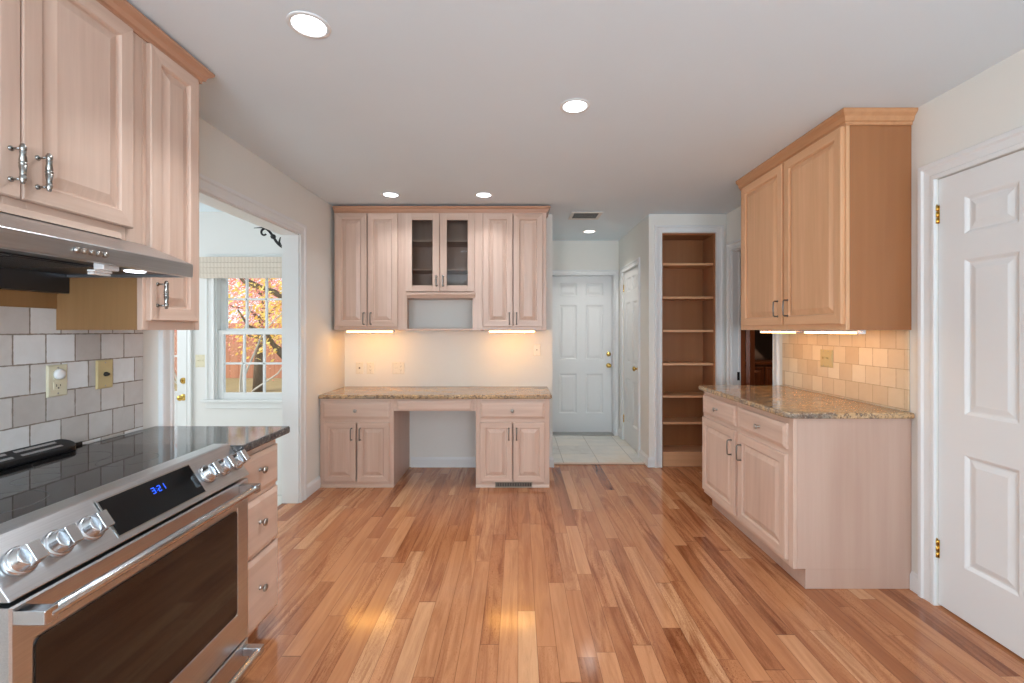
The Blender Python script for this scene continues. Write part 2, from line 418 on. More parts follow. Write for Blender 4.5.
        if bevel:
            b = o.modifiers.new('edge', 'BEVEL'); b.width = bevel; b.segments = seg; b.limit_method = 'ANGLE'; b.angle_limit = math.radians(40)
        return o

def tag(o, label, cat, group=None, kind=None):
    o['label'] = label; o['category'] = cat
    if group: o['group'] = group
    if kind: o['kind'] = kind
    return o
def thing(name, loc, label, cat, group=None):
    o = bpy.data.objects.new(name, None); C.objects.link(o); o.location = loc; o.empty_display_size = 0.1
    return tag(o, label, cat, group)
def struct(o): o['kind'] = 'structure'; return o
def sroot(name, loc):
    o = bpy.data.objects.new(name, None); C.objects.link(o); o.location = loc; o.empty_display_size = 0.1
    return struct(o)
def copy_tree(o, loc, label=None, group=None):
    r = o.copy(); C.objects.link(r); r.location = loc
    if label: r['label'] = label
    if group: r['group'] = group
    for ch in [c for c in bpy.data.objects if c.parent == o]:
        c = ch.copy(); C.objects.link(c); c.parent = r
        for g in [x for x in bpy.data.objects if x.parent == ch]:
            d = g.copy(); C.objects.link(d); d.parent = c
    return r

# wall frames: (u right, v up, w out of the wall) -> world
F_BACK = lambda p: Vector((p[0], -p[2], p[1]))        # faces the camera: u = X, w = -Y
F_LEFT = lambda p: Vector((p[2], p[0], p[1]))         # on the left, faces +X: u = Y, w = X
F_RIGHT = lambda p: Vector((-p[2], -p[0], p[1]))      # on the right, faces -X: u = -Y, w = -X
F_REAR = lambda p: Vector((-p[0], p[2], p[1]))        # faces +Y: u = -X, w = Y
HX = {F_BACK: 'x', F_LEFT: 'y', F_RIGHT: 'y'}

def mb(T=None):
    b = MB(); b.T = T; return b

def raised_door(T, u0, u1, v0, v1, w0, t=0.020, fw=0.058):
    """raised-panel cabinet door: framed, coved, with a lifted field; returns the builder (slot 0 upright grain, slot 1 cross grain)"""
    b = mb(T); s = lambda i, w: (u0+i, u1-i, v0+i, v1-i, w0+w)
    b.rings([s(0,0), s(0,t-0.004), s(0.004,t), s(fw-0.007,t), s(fw-0.002,t-0.005), s(fw,t-0.013), s(fw+0.005,t-0.013),
             s(fw+0.034,t-0.002), s(fw+0.037,t-0.001)], mi=lambda i, j: 1 if (i < 6 and j in (0,2)) else 0)
    return b
def drawer_front(T, u0, u1, v0, v1, w0, t=0.020):
    b = mb(T); s = lambda i, w: (u0+i, u1-i, v0+i, v1-i, w0+w)
    b.rings([s(0,0), s(0,t-0.009), s(0.006,t-0.006), s(0.018,t-0.001), s(0.021,t)]); return b

def bar_pull(T, u, vc, ln, w0, mat='pull', parent=None):
    """slim upright pull: two posts and a bar"""
    b = mb(T); h = ln/2; so = 0.028
    b.tube([(u,vc-h,w0-0.001),(u,vc-h,w0+so-0.006),(u,vc-h+0.006,w0+so),(u,vc,w0+so+0.002),(u,vc+h-0.006,w0+so),(u,vc+h,w0+so-0.006),(u,vc+h,w0-0.001)], 0.0044, 8)
    for v in (vc-h, vc+h): b.lathe([(0.0075,0),(0.0075,0.002),(0.005,0.004)], (u,v,w0-0.0005), (0,0,1), 12)
    return b.build('handle', mat, parent)
def turned_pull(T, u, vc, ln, w0, parent=None):
    """turned baluster pull on two thin posts"""
    b = mb(T); h = ln/2; so = 0.034
    pr = [(0.003,-h-0.009),(0.0055,-h-0.007),(0.0055,-h-0.003),(0.0078,-h+0.002),(0.0078,-h+0.010),(0.0062,-h+0.012),(0.0072,-h+0.016),(0.0066,-h+0.022),(0.0088,-0.006),
          (0.0066,-0.004),(0.0092,-0.0015),(0.0092,0.0015),(0.0066,0.004),(0.0088,0.007),(0.0066,h-0.020),(0.0074,h-0.014),(0.0062,h-0.011),(0.0078,h-0.008),(0.0078,h+0.002),(0.0055,h+0.004),(0.0055,h+0.007),(0.003,h+0.009)]
    b.lathe(pr, (u,vc,w0+so), (0,1,0), 16)
    for v in (vc-h+0.004, vc+h-0.004):
        b.tube([(u,v,w0-0.001),(u,v,w0+so-0.004)], 0.0034, 8)
        b.lathe([(0.0075,0),(0.0075,0.003),(0.0045,0.006)], (u,v,w0-0.0005), (0,0,1), 12)
    return b.build('handle', 'pewter', parent)
def round_knob(T, u, v, w0, parent=None, mat='nickel'):
    b = mb(T)
    b.lathe([(0.009,-0.001),(0.009,0.002),(0.0055,0.004),(0.005,0.012),(0.008,0.016),(0.0145,0.020),(0.0155,0.024),(0.0135,0.028),(0.008,0.031),(0.001,0.032)], (u,v,w0), (0,0,1), 20)
    return b.build('knob', mat, parent)

def wall(name, T, u0, u1, v0, v1, w0, w1, mat, holes=()):
    """one wall slab, w0 < w1, with rectangular openings"""
    b = mb(T); us = sorted({u0,u1,*[h[0] for h in holes],*[h[1] for h in holes]}); vs = sorted({v0,v1,*[h[2] for h in holes],*[h[3] for h in holes]})
    solid = lambda a, c: not any(h[0] <= a < h[1] and h[2] <= c < h[3] for h in holes)
    for i in range(len(us)-1):
        j = 0
        while j < len(vs)-1:
            if not solid(us[i], vs[j]): j += 1; continue
            k = j
            while k+1 < len(vs)-1 and solid(us[i], vs[k+1]): k += 1
            b.box(us[i], us[i+1], vs[j], vs[k+1], w0, w1); j = k+1
    return struct(b.build(name, mat))

CASE = [(0,0),(0,0.012),(0.004,0.014),(0.016,0.014),(0.022,0.010),(0.050,0.013),(0.058,0.020),(0.074,0.020),(0.078,0.016),(0.078,0)]
def casing(name, T, u0, u1, v0, v1, w, width=0.078, parent=None, sides=(True, True)):
    """mitred door or window casing round the opening; v0 is the floor"""
    k = width/0.078; pr = [(o*k, h) for (o, h) in CASE]
    path = ([(u0,v0)] if sides[0] else []) + [(u0,v1),(u1,v1)] + ([(u1,v0)] if sides[1] else [])
    b = mb(T); b.sweep(path, pr, lambda a, c, h: (a, c, w+h), side=1)
    o = b.build(name, 'white', parent)
    return o if parent is not None else struct(o)
BASEP = [(0,0),(0.013,0),(0.013,0.075),(0.011,0.083),(0.006,0.092),(0.004,0.100),(0,0.100)]
def baseboard(name, path, side=1, z=0.0):
    b = mb(); b.sweep(path, [(o+0.0005, h+z+0.0005) for (o, h) in BASEP], lambda x, y, h: (x, y, h), side=side)
    return struct(b.build(name, 'white'))

def panel_door_mesh(T, u0, u1, v0, v1, w0, w1, rects, mat='white'):
    """slab door whose front carries moulded, sunk panels (one mesh)"""
    b = mb(T); us = sorted({u0,u1,*[r[0] for r in rects],*[r[1] for r in rects]}); vs = sorted({v0,v1,*[r[2] for r in rects],*[r[3] for r in rects]})
    for i in range(len(us)-1):
        for j in range(len(vs)-1):
            a, c, d, e = us[i], us[i+1], vs[j], vs[j+1]
            if any(r[0] <= a < r[1] and r[2] <= d < r[3] for r in rects): continue
            b.poly([(a,d,w1),(c,d,w1),(c,e,w1),(a,e,w1)])
    for (a, c, d, e) in rects:
        s = lambda i, q: (a+i, c-i, d+i, e-i, w1+q)
        b.rings([s(0,0), s(0.006,-0.003), s(0.016,-0.010), s(0.024,-0.010), s(0.046,-0.004), s(0.049,-0.0035)], close_back=False)
    for q in ([(u0,v0),(u1,v0)], [(u1,v0),(u1,v1)], [(u1,v1),(u0,v1)], [(u0,v1),(u0,v0)]):
        (a, c), (d, e) = q; b.poly([(a,c,w0),(d,e,w0),(d,e,w1),(a,c,w1)])
    b.poly([(u0,v0,w0),(u0,v1,w0),(u1,v1,w0),(u1,v0,w0)])
    return b
def six_panels(u0, u1, v0):
    """the usual six-panel layout on a door u0..u1 standing at v0"""
    W = u1-u0; st = 0.118*W/0.76; mid = 0.105*W/0.76; pw = (W-2*st-mid)/2; R = []
    for (a, c) in ((0.245,0.775),(0.965,1.690),(1.810,1.985)):
        R.append((u0+st, u0+st+pw, v0+a, v0+c)); R.append((u1-st-pw, u1-st, v0+a, v0+c))
    return R
def door_knob(T, u, v, w, parent, name='door_knob'):
    b = mb(T); b.lathe([(0.032,0),(0.032,0.004),(0.026,0.008),(0.011,0.010),(0.010,0.028),(0.020,0.034),(0.027,0.044),(0.027,0.052),(0.021,0.060),(0.010,0.064),(0.001,0.065)], (u,v,w), (0,0,1), 24)
    return b.build(name, 'brass', parent)
def deadbolt(T, u, v, w, parent):
    b = mb(T); b.lathe([(0.030,0),(0.030,0.006),(0.026,0.012),(0.016,0.014),(0.015,0.016),(0.001,0.016)], (u,v,w), (0,0,1), 24)
    b.box(u-0.004, u+0.004, v-0.014, v+0.014, w+0.014, w+0.026); return b.build('deadbolt', 'brass', parent)
def hinge(T, u, v, w, parent, mat='brass'):
    b = mb(T); b.box(u-0.014, u+0.010, v-0.045, v+0.045, w-0.001, w+0.0025)
    for k in range(3): b.lathe([(0.0055,0),(0.0055,0.027)], (u, v-0.044+k*0.0305, w+0.005), (0,1,0), 12)
    b.lathe([(0.003,0),(0.004,0.004),(0.001,0.007)], (u, v+0.045, w+0.005), (0,1,0), 10)
    return b.build('hinge', mat, parent)

def outlet(name, T, u, v, w, label, kinds, mat='almond', cat='outlet', pw=0.075, ph=0.118, group=None):
    """cover plate with one insert per kind: duplex, toggle, rocker, dimmer, blank, night"""
    c = T((u, v, w)); root = thing(name, c, label, cat, group)
    n = len(kinds); W = pw if n == 1 else pw+0.046*(n-1)
    b = mb(T); s = lambda i, q: (u-W/2+i, u+W/2-i, v-ph/2+i, v+ph/2-i, w+0.0005+q)
    b.rings([s(0,0), s(0,0.003), s(0.004,0.006), s(0.006,0.0065)]); b.build('cover_plate', mat, root)
    for i, k in enumerate(kinds):
        uc = u + (i-(n-1)/2)*0.046
        if k in ('duplex', 'night'):
            for dv in (0.0195, -0.0195):
                b = mb(T); b.rings([(uc-0.017,uc+0.017,v+dv-0.014,v+dv+0.014,w+0.0065),(uc-0.016,uc+0.016,v+dv-0.013,v+dv+0.013,w+0.0085)]); sk = b.build('socket', mat, root)
                b = mb(T); b.box(uc-0.008,uc-0.006,v+dv-0.003,v+dv+0.006,w+0.008,w+0.0092); b.box(uc+0.006,uc+0.008,v+dv-0.002,v+dv+0.005,w+0.008,w+0.0092)
                b.lathe([(0.0028,0),(0.0028,0.0012)], (uc,v+dv-0.008,w+0.008), (0,0,1), 10); b.build('slot', 'dark_slot', sk)
            if k == 'night':
                b = mb(T); b.lathe([(0.019,0),(0.020,0.004),(0.019,0.009),(0.015,0.013),(0.008,0.015),(0.001,0.0155)], (uc,v+0.024,w+0.0088), (0,0,1), 24); b.build('night_light', 'white_plastic', root)
        elif k == 'toggle':
            b = mb(T); b.box(uc-0.005,uc+0.005,v-0.012,v+0.012,w+0.0060,w+0.0080); b.prism([(v-0.004,w+0.008),(v+0.004,w+0.008),(v+0.012,w+0.020),(v+0.006,w+0.022)], 'x', uc-0.004, uc+0.004); b.build('toggle', mat, root)
        elif k == 'rocker':
            b = mb(T); b.rings([(uc-0.0165,uc+0.0165,v-0.033,v+0.033,w+0.006),(uc-0.0155,uc+0.0155,v-0.032,v+0.032,w+0.0095)]); b.build('rocker', mat, root)
            b = mb(T); b.box(uc-0.006,uc+0.006,v-0.003,v+0.005,w+0.0096,w+0.0108); b.build('pilot_slot', 'dark_slot', root)
        elif k == 'jack':
            b = mb(T); b.rings([(uc-0.008,uc+0.008,v-0.008,v+0.008,w+0.006),(uc-0.007,uc+0.007,v-0.007,v+0.007,w+0.009)]); b.build('jack', 'dark_slot', root)
        elif k == 'dimmer':
            b = mb(T); b.lathe([(0.009,0),(0.009,0.006),(0.006,0.014),(0.005,0.016),(0.001,0.016)], (uc,v,w+0.0065), (0,0,1), 16); b.build('dimmer_shaft', 'dark_slot', root)
        for dv in ((0.048,-0.048) if k != 'duplex' and k != 'night' else (0.048,-0.048)):
            b = mb(T); b.lathe([(0.0032,0),(0.0032,0.001),(0.001,0.0016)], (uc,v+dv,w+0.0068), (0,0,1), 10); b.build('screw', 'nickel', root)
    return root

# ------------------------------------------------------------------ THE SHELL
struct(mb().box(XL-0.134, XR+0.12, YR-0.12, 4.60, -0.12, 0).build('floor', 'floor'))
struct(mb().box(XHL-0.1, 1.42, 4.6003, 6.12, -0.12, 0.004).build('floor_hall', 'hall_tile'))
struct(mb().box(XL-0.134, XR+0.30, YR-0.12, 6.2, ZC, ZC+0.12).build('ceiling', 'ceiling'))
OY0, OY1, OZ = 2.256, 3.571, 2.134           # opening to the sunroom
wall('wall_left', F_LEFT, YR, 4.62, -0.02, ZC-0.0005, XS, XL, 'wall', [(OY0,OY1,-0.02,OZ)])
wall('wall_back', F_BACK, XL, XHL, 0, ZC-0.0005, -4.625, -YB, 'wall')
wall('wall_hall_left', F_BACK, XHL-0.10, XHL, 0.004, ZC-0.0005, -YH, -4.6255, 'wall')
BKX0, BKX1, BKZ = 1.44, 1.98, 2.343          # bookcase opening
wall('wall_back_right', F_BACK, XH, XR, 0, ZC-0.0005, -4.60, -YB, 'wall', [(BKX0,BKX1,0,BKZ)])
HD0, HD1 = 4.88, 5.61                        # hall side door
wall('wall_hall_right', F_RIGHT, -YH, -4.6005, 0.004, ZC-0.0005, -XH-0.10, -XH, 'wall', [(-HD1,-HD0,0.004,2.085)])
HB0, HB1 = 0.43, 1.255                       # hall end door
wall('wall_hall_end', F_BACK, XHL-0.1, 1.50, 0.004, ZC-0.0005, -YH-0.24, -YH-0.0005, 'wall', [(HB0,HB1,0.004,2.10)])
DW0, DW1, DWZ = 3.665, 4.39, 2.148           # doorway to the dark room
RD0, RD1 = 1.400, 2.238                      # white door on the right
wall('wall_right', F_RIGHT, -4.60, -YR, 0, ZC-0.0005, -XR-0.115, -XR, 'wall', [(-DW1,-DW0,0,DWZ), (-RD1-0.003,-RD0+0.003,0,2.122)])
RW = [(-1.55,-0.15,0.70,2.20), (0.40,1.80,0.70,2.20)]  # unseen windows, made up to hold the rear fill lights
wall('wall_rear', F_REAR, -XR, -XL, 0, ZC-0.0005, YR-0.12, YR, 'wall', [(-h[1],-h[0],h[2],h[3]) for h in RW])

# sunroom shell
struct(mb().box(-5.1, XS-0.001, 0.9, YS+0.12, ZS-0.1, ZS).build('floor_sunroom', 'hall_tile'))
struct(mb().box(-5.2, XS-0.001, 0.8, YS+0.14, ZSC, ZSC+0.1).build('ceiling_sunroom', 'ceiling'))
WX0, WX1, WZ0, WZ1 = -2.888, -2.180, 0.69, 2.005
SD0, SD1, SDZ = -3.965, -3.165, 1.93
wall('wall_sunroom_back', F_BACK, -5.1, XS-0.001, ZS, ZSC, -YS-0.12, -YS, 'sun_wall', [(WX0,WX1,WZ0,WZ1), (SD0-0.003,SD1+0.003,ZS,SDZ+0.003)])
wall('wall_sunroom_left', F_LEFT, 0.9, YS-0.001, ZS, ZSC, -5.1, -4.98, 'sun_wall', [(1.95,3.85,0.70,2.00)])
wall('wall_sunroom_front', F_REAR, -XS+0.001, 4.979, ZS, ZSC, 0.9, 1.02, 'sun_wall')
struct(mb().box(XS-0.001, XS, 1.02, YS-0.001, ZS, -0.02).build('wall_sunroom_right', 'sun_wall'))
struct(mb().box(XS+0.001, XL-0.001, OY0+0.001, OY1-0.001, -0.0195, 0.0008).build('trim_1', 'floor'))

# dark room past the doorway on the right
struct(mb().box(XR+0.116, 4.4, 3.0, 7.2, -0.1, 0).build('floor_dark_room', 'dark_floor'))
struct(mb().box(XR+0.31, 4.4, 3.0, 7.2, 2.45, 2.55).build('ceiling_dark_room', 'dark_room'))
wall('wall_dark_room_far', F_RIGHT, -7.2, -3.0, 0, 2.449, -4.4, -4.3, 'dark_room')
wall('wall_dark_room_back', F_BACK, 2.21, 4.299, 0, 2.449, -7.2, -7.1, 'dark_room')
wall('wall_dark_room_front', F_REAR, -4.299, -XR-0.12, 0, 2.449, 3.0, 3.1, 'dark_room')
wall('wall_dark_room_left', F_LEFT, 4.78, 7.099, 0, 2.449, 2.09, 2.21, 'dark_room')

# casings, jambs and baseboards
casing('trim_2', F_LEFT, OY0, OY1, 0.0, OZ, XL+0.0005, 0.085, sides=(True, True))
b = mb(); b.box(XS+0.001, XL-0.001, OY1-0.012, OY1-0.0005, 0.001, OZ-0.001); b.box(XS+0.001, XL-0.001, OY0+0.0005, OY0+0.012, 0.001, OZ-0.001); b.box(XS+0.001, XL-0.001, OY0+0.0125, OY1-0.0125, OZ-0.012, OZ-0.001)
struct(b.build('trim_3', 'white'))
casing('trim_4', F_RIGHT, -RD1-0.003, -RD0+0.003, 0.0, 2.122, -XR+0.0005, 0.088)
casing('trim_5', F_RIGHT, -DW1, -DW0, 0.0, DWZ, -XR+0.0005, 0.075)
b = mb(F_RIGHT); b.box(-DW1+0.0005, -DW1+0.014, 0.001, DWZ-0.001, -XR-0.114, -XR-0.001); b.box(-DW0-0.014, -DW0-0.0005, 0.001, DWZ-0.001, -XR-0.114, -XR-0.001); b.box(-DW1+0.0145, -DW0-0.0145, DWZ-0.014, DWZ-0.001, -XR-0.114, -XR-0.001)
b.box(-DW1+0.0142, -DW1+0.026, 0.001, DWZ-0.015, -XR-0.075, -XR-0.060)
struct(b.build('trim_6', 'white'))
b = mb(F_RIGHT); b.box(-DW1+0.0145, -DW1+0.026, 0.001, DWZ-0.015, -XR-0.118, -XR-0.0755); struct(b.build('trim_14', 'dark_wood'))
casing('trim_7', F_BACK, BKX0, BKX1, 0.0, BKZ, -YB+0.0005, 0.074)
casing('trim_8', F_RIGHT, -HD1, -HD0, 0.004, 2.085, -XH+0.0005, 0.066)
casing('trim_9', F_BACK, HB0, HB1, 0.004, 2.10, -YH+0.0005, 0.050)
b = mb(); b.box(HB0+0.0005, HB0+0.012, YH+0.001, YH+0.14, 0.005, 2.099); b.box(HB1-0.012, HB1-0.0005, YH+0.001, YH+0.14, 0.005, 2.099); b.box(HB0+0.0125, HB1-0.0125, YH+0.001, YH+0.14, 2.086, 2.099)
struct(b.build('trim_10', 'white'))
struct(mb().box(HB0+0.0125, HB1-0.0125, YH-0.03, YH+0.155, 0.0042, 0.016).build('trim_11', 'nickel', bevel=0.003))     # metal door sill
struct(mb().box(XHL+0.001, XH-0.001, 4.575, 4.625, 0.0042, 0.010).build('trim_12', 'maple_x', bevel=0.003))        # wood edge between planks and tiles
baseboard('baseboard_left', [(XL, 3.925), (XL, OY1+0.087)], side=1)
baseboard('baseboard_back', [(-1.07, YB), (-0.385, YB)], side=-1)
baseboard('baseboard_right', [(XR, 2.380), (XR, RD1+0.093)], side=-1)
baseboard('baseboard_hall_corner', [(XHL-0.06, YB), (XHL, YB), (XHL, 4.574)], side=-1)
baseboard('baseboard_hall_right', [(XH, HD0-0.068), (XH, YB), (BKX0-0.076, YB)], side=-1)
baseboard('baseboard_hall_far', [(XH, YH-0.001), (XH, HD1+0.068)], side=-1, z=0.004)

# ------------------------------------------------------------------ white doors
def hinges(T, u, vs, w, root):
    for v in vs: hinge(T, u, v, w, root)
d = sroot('door_1', (XR+0.02, (RD0+RD1)/2, 0))                       # right wall, hinged on the far side
W1 = -XR-0.006
b = panel_door_mesh(F_RIGHT, -RD1, -RD0, 0.012, 2.118, W1-0.035, W1, six_panels(-RD1, -RD0, 0.012)); b.build('door_leaf', 'white', d)
hinges(F_RIGHT, -RD1-0.002, (0.285, 1.945), W1+0.001, d)
door_knob(F_RIGHT, -RD0-0.07, 0.95, W1, d)
d = sroot('door_2', ((HB0+HB1)/2, YH+0.16, 0.016))                  # end of the hall
W2 = -(YH+0.158)
b = panel_door_mesh(F_BACK, HB0-0.012, HB1+0.0125, 0.016, 2.105, W2-0.04, W2, six_panels(HB0-0.012, HB1+0.0125, 0.016)); b.build('door_leaf', 'white', d)
door_knob(F_BACK, HB1-0.048, 0.90, W2, d); deadbolt(F_BACK, HB1-0.048, 1.05, W2, d)
d = sroot('door_3', (XH+0.02, (HD0+HD1)/2, 0.01))                   # hall side door
W3 = -XH-0.012
b = panel_door_mesh(F_RIGHT, -HD1+0.003, -HD0-0.003, 0.016, 2.081, W3-0.035, W3, six_panels(-HD1+0.003, -HD0-0.003, 0.016)); b.build('door_leaf', 'white', d)
door_knob(F_RIGHT, -HD0-0.065, 0.945, W3, d); hinges(F_RIGHT, -HD1+0.001, (0.27, 1.89), W3+0.001, d)
# sunroom outside door with a glazed upper half
d = sroot('door_4', ((SD0+SD1)/2, YS+0.05, ZS))
W4 = -YS-0.035; L0, L1, LZ0, LZ1 = SD0+0.12, SD1-0.113, 0.78, SDZ-0.13
b = mb(F_BACK)
for q in ((SD0, L0, ZS+0.01, SDZ), (L1, SD1, ZS+0.01, SDZ), (L0, L1, ZS+0.01, LZ0), (L0, L1, LZ1, SDZ)): b.box(q[0], q[1], q[2], q[3], W4-0.04, W4)
for k in (1, 2): x = L0+(L1-L0)*k/3; b.box(x-0.009, x+0.009, LZ0, LZ1, W4-0.03, W4-0.008)
for k in (1, 2): z = LZ0+(LZ1-LZ0)*k/3; b.box(L0, L1, z-0.009, z+0.009, W4-0.03, W4-0.008)
b.build('door_leaf', 'white', d, bevel=0.003)
mb(F_BACK).box(L0, L1, LZ0, LZ1, W4-0.022, W4-0.018).build('pane', 'glass', d)
door_knob(F_BACK, SD1-0.05, 0.725, W4, d); deadbolt(F_BACK, SD1-0.05, 0.885, W4, d)
casing('trim_13', F_BACK, SD0-0.003, SD1+0.003, ZS, SDZ+0.003, -YS+0.0005, 0.058)
# dark stained door standing open past the doorway
d = sroot('door_5', (2.206, 4.375, 0))
th = math.radians(31); ux, uy = math.sin(th), math.cos(th)
F_OPEN = lambda p: Vector((2.215+p[0]*ux-p[2]*uy, 4.372+p[0]*uy+p[2]*ux, p[1]))
b = panel_door_mesh(F_OPEN, 0.0, 0.70, 0.01, 2.13, -0.035, 0, six_panels(0, 0.70, 0.01)); b.build('door_leaf', 'dark_wood', d)
b = mb(F_RIGHT); b.box(-DW1+0.0265, -DW1+0.034, 0.885, 0.965, -XR-0.062, -XR-0.040); b.build('hinge', 'black_iron', d)

# ------------------------------------------------------------------ windows
def sash(root, T, u0, u1, v0, v1, w0, nm):
    b = mb(T); st, bt, tp = 0.052, 0.060, 0.038
    b.box(u0, u0+st, v0, v1, w0, w0+0.035); b.box(u1-st, u1, v0, v1, w0, w0+0.035)
    b.box(u0+st, u1-st, v0, v0+bt, w0, w0+0.035); b.box(u0+st, u1-st, v1-tp, v1, w0, w0+0.035)
    a, c, d0, d1 = u0+st, u1-st, v0+bt, v1-tp
    for k in (1, 2): x = a+(c-a)*k/3; b.box(x-0.010, x+0.010, d0, d1, w0+0.006, w0+0.029)
    z = (d0+d1)/2; b.box(a, c, z-0.010, z+0.010, w0+0.006, w0+0.029)
    s_ = b.build(nm, 'white', root, bevel=0.003)
    mb(T).box(a-0.004, c+0.004, d0-0.004, d1+0.004, w0+0.015, w0+0.019).build('pane', 'glass', s_)
def hung_window(name, T, u0, u1, v0, v1, w, case=0.085, sill=True):
    root = sroot(name, T(((u0+u1)/2, v0, w)))
    b = mb(T); b.box(u0+0.0005, u0+0.014, v0+0.001, v1-0.001, w-0.118, w-0.001); b.box(u1-0.014, u1-0.0005, v0+0.001, v1-0.001, w-0.118, w-0.001); b.box(u0+0.0145, u1-0.0145, v1-0.014, v1-0.001, w-0.118, w-0.001)
    b.build('jamb', 'white', root)
    vm = (v0+v1)/2
    sash(root, T, u0+0.015, u1-0.015, vm-0.02, v1-0.015, w-0.095, 'upper_sash')
    sash(root, T, u0+0.015, u1-0.015, v0+0.022, vm+0.02, w-0.055, 'lower_sash')
    casing('window_casing', T, u0, u1, v0+0.022, v1, w+0.0005, case, parent=root)
    b = mb(T); b.box(u0+0.001, u1-0.001, v0+0.001, v0+0.021, w-0.118, w); b.box(u0-case-0.025, u1+case+0.025, v0-0.003, v0+0.021, w+0.0006, w+0.045); b.build('sill', 'white', root, bevel=0.004)
    b = mb(T); b.box(u0-case, u1+case, v0-0.065, v0-0.0035, w+0.0006, w+0.016); b.build('apron', 'white', root, bevel=0.004)
    return root
hung_window('window_1', F_BACK, WX0, WX1, WZ0, WZ1, -YS)
for i, h in enumerate(RW): hung_window('window_%d' % (2+i), F_REAR, -h[1], -h[0], h[2], h[3], YR)  # unseen, added for the rear fill
hung_window('window_4', F_LEFT, 1.95, 3.85, 0.70, 2.00, -4.98)  # unseen side window added to hold the sunroom fill

# ------------------------------------------------------------------ CABINETS
def frame_front(b, T, u0, u1, v0, v1, w0, w1, stiles, rails):
    """face frame of upright and cross pieces"""
    for (a, c) in stiles: b.box(a, c, v0, v1, w0, w1, 0)
    for (a, c, d0, d1) in rails: b.box(a, c, d0, d1, w0+0.0002, w1-0.0002, 1)

def carcass(root, T, u0, u1, v0, v1, wb, wf, side=('maple_z','maple_x'), name='body', pen=None):
    b = mb(T); b.box(u0, u1, v0, v1, wb, wf); 
    return b.build(name, list(side), root, bevel=0.0015)

# --- right side: base unit with two drawers over two doors
XF = 1.457                                   # face of the base unit
def right_base():
    root = thing('base_cabinet', ((XF+XR)/2, 2.95, 0), 'pale maple base cabinet against the right wall, two drawers over two doors, under gold granite', 'cabinet')
    y0, y1 = 2.383, 3.525
    b = mb(F_RIGHT)
    b.box(-y1, -y0, 0.106, 0.9045, -XR+0.001, -XF-0.0205)
    b.box(-y1, -y0, 0.001, 0.106, -XR+0.001, -1.522)
    b.build('carcass', 'maple_side', root, bevel=0.001)
    b = mb(F_RIGHT); ym = 2.967
    frame_front(b, F_RIGHT, 0, 0, 0.106, 0.9045, -XF-0.020, -XF, [(-y1,-y1+0.035),(-ym-0.03,-ym+0.03),(-y0-0.042,-y0)],
                [(-y1+0.035,-ym-0.03,z0,z1) for (z0,z1) in ((0.106,0.150),(0.69,0.74),(0.855,0.9045))]+[(-ym+0.03,-y0-0.042,z0,z1) for (z0,z1) in ((0.106,0.150),(0.69,0.74),(0.855,0.9045))])
    b.build('face_frame', ['maple_z','maple_y'], root, bevel=0.0015)
    for (a, c) in ((2.990,3.512),(2.424,2.943)):
        d = drawer_front(F_RIGHT, -c, -a, 0.731, 0.866, -XF+0.0003).build('drawer', 'maple_y', root)
        round_knob(F_RIGHT, -(a+c)/2, 0.797, -XF+0.020, d)
        d = raised_door(F_RIGHT, -c, -a, 0.137, 0.700, -XF+0.0003).build('door', ['maple_z','maple_y'], root)
        u = -a-0.042 if a > 2.9 else -c+0.042
        bar_pull(F_RIGHT, u, 0.582, 0.098, -XF+0.020, 'pull', d)
    return root
right_base()

def counter(name, pts, z0, z1, label, mat='granite', r=0.010):
    b = mb(); b.prism(pts, 'z', z0, z1); o = b.build(name, mat, bevel=r, seg=4); return tag(o, label, 'countertop')
def rounded(cx, cy, r, a0, a1, n=6):
    return [(cx+r*math.cos(math.radians(a0+(a1-a0)*i/n)), cy+r*math.sin(math.radians(a0+(a1-a0)*i/n))) for i in range(n+1)]
counter('countertop', [(XR-0.0012,3.548)] + rounded(1.412+0.04, 3.548-0.04, 0.04, 90, 180) + rounded(1.412+0.05, 2.358+0.05, 0.05, 180, 270) + [(XR-0.0012,2.358)], 0.905, 0.937,
        'gold and grey granite countertop on the right-hand cabinet by the white door')

# --- right side: wall unit with two doors
XUF = 1.737
def right_upper():
    root = thing('wall_cabinet', ((XUF+XR)/2, 2.95, 1.372), 'tall two-door maple wall cabinet hung on the right wall above the tiles', 'cabinet')
    y0, y1 = 2.383, 3.507
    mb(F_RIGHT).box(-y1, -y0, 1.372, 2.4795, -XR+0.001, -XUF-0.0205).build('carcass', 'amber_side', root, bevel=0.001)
    b = mb(F_RIGHT); ym = 2.921
    frame_front(b, F_RIGHT, 0, 0, 1.372, 2.4795, -XUF-0.020, -XUF, [(-y1,-y1+0.04),(-ym-0.03,-ym+0.03),(-y0-0.03,-y0)],
                [(-y1+0.04,-ym-0.03,1.372,1.415),(-y1+0.04,-ym-0.03,2.445,2.4795),(-ym+0.03,-y0-0.03,1.372,1.415),(-ym+0.03,-y0-0.03,2.445,2.4795)])
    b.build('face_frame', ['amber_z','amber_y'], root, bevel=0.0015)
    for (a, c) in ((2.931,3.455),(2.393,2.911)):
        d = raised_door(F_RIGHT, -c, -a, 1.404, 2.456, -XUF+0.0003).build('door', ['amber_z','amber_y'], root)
        u = -a-0.045 if a > 2.9 else -c+0.045
        bar_pull(F_RIGHT, u, 1.512, 0.100, -XUF+0.020, 'pull', d)
right_upper()
CROWN = [(0.0,0.0),(0.006,0.0),(0.008,0.010),(0.016,0.014),(0.022,0.030),(0.036,0.040),(0.040,0.046),(0.040,0.0545),(0.0,0.0545)]
def crown(path, z, label, mat, side, mouth=1.0, top=2.530):
    b = mb(); b.sweep(path, [(o*mouth+0.001, z+h*(top-z)/0.0545) for (o, h) in CROWN], lambda x, y, h: (x, y, h), side=side)
    return tag(b.build('crown_molding', mat), label, 'molding')
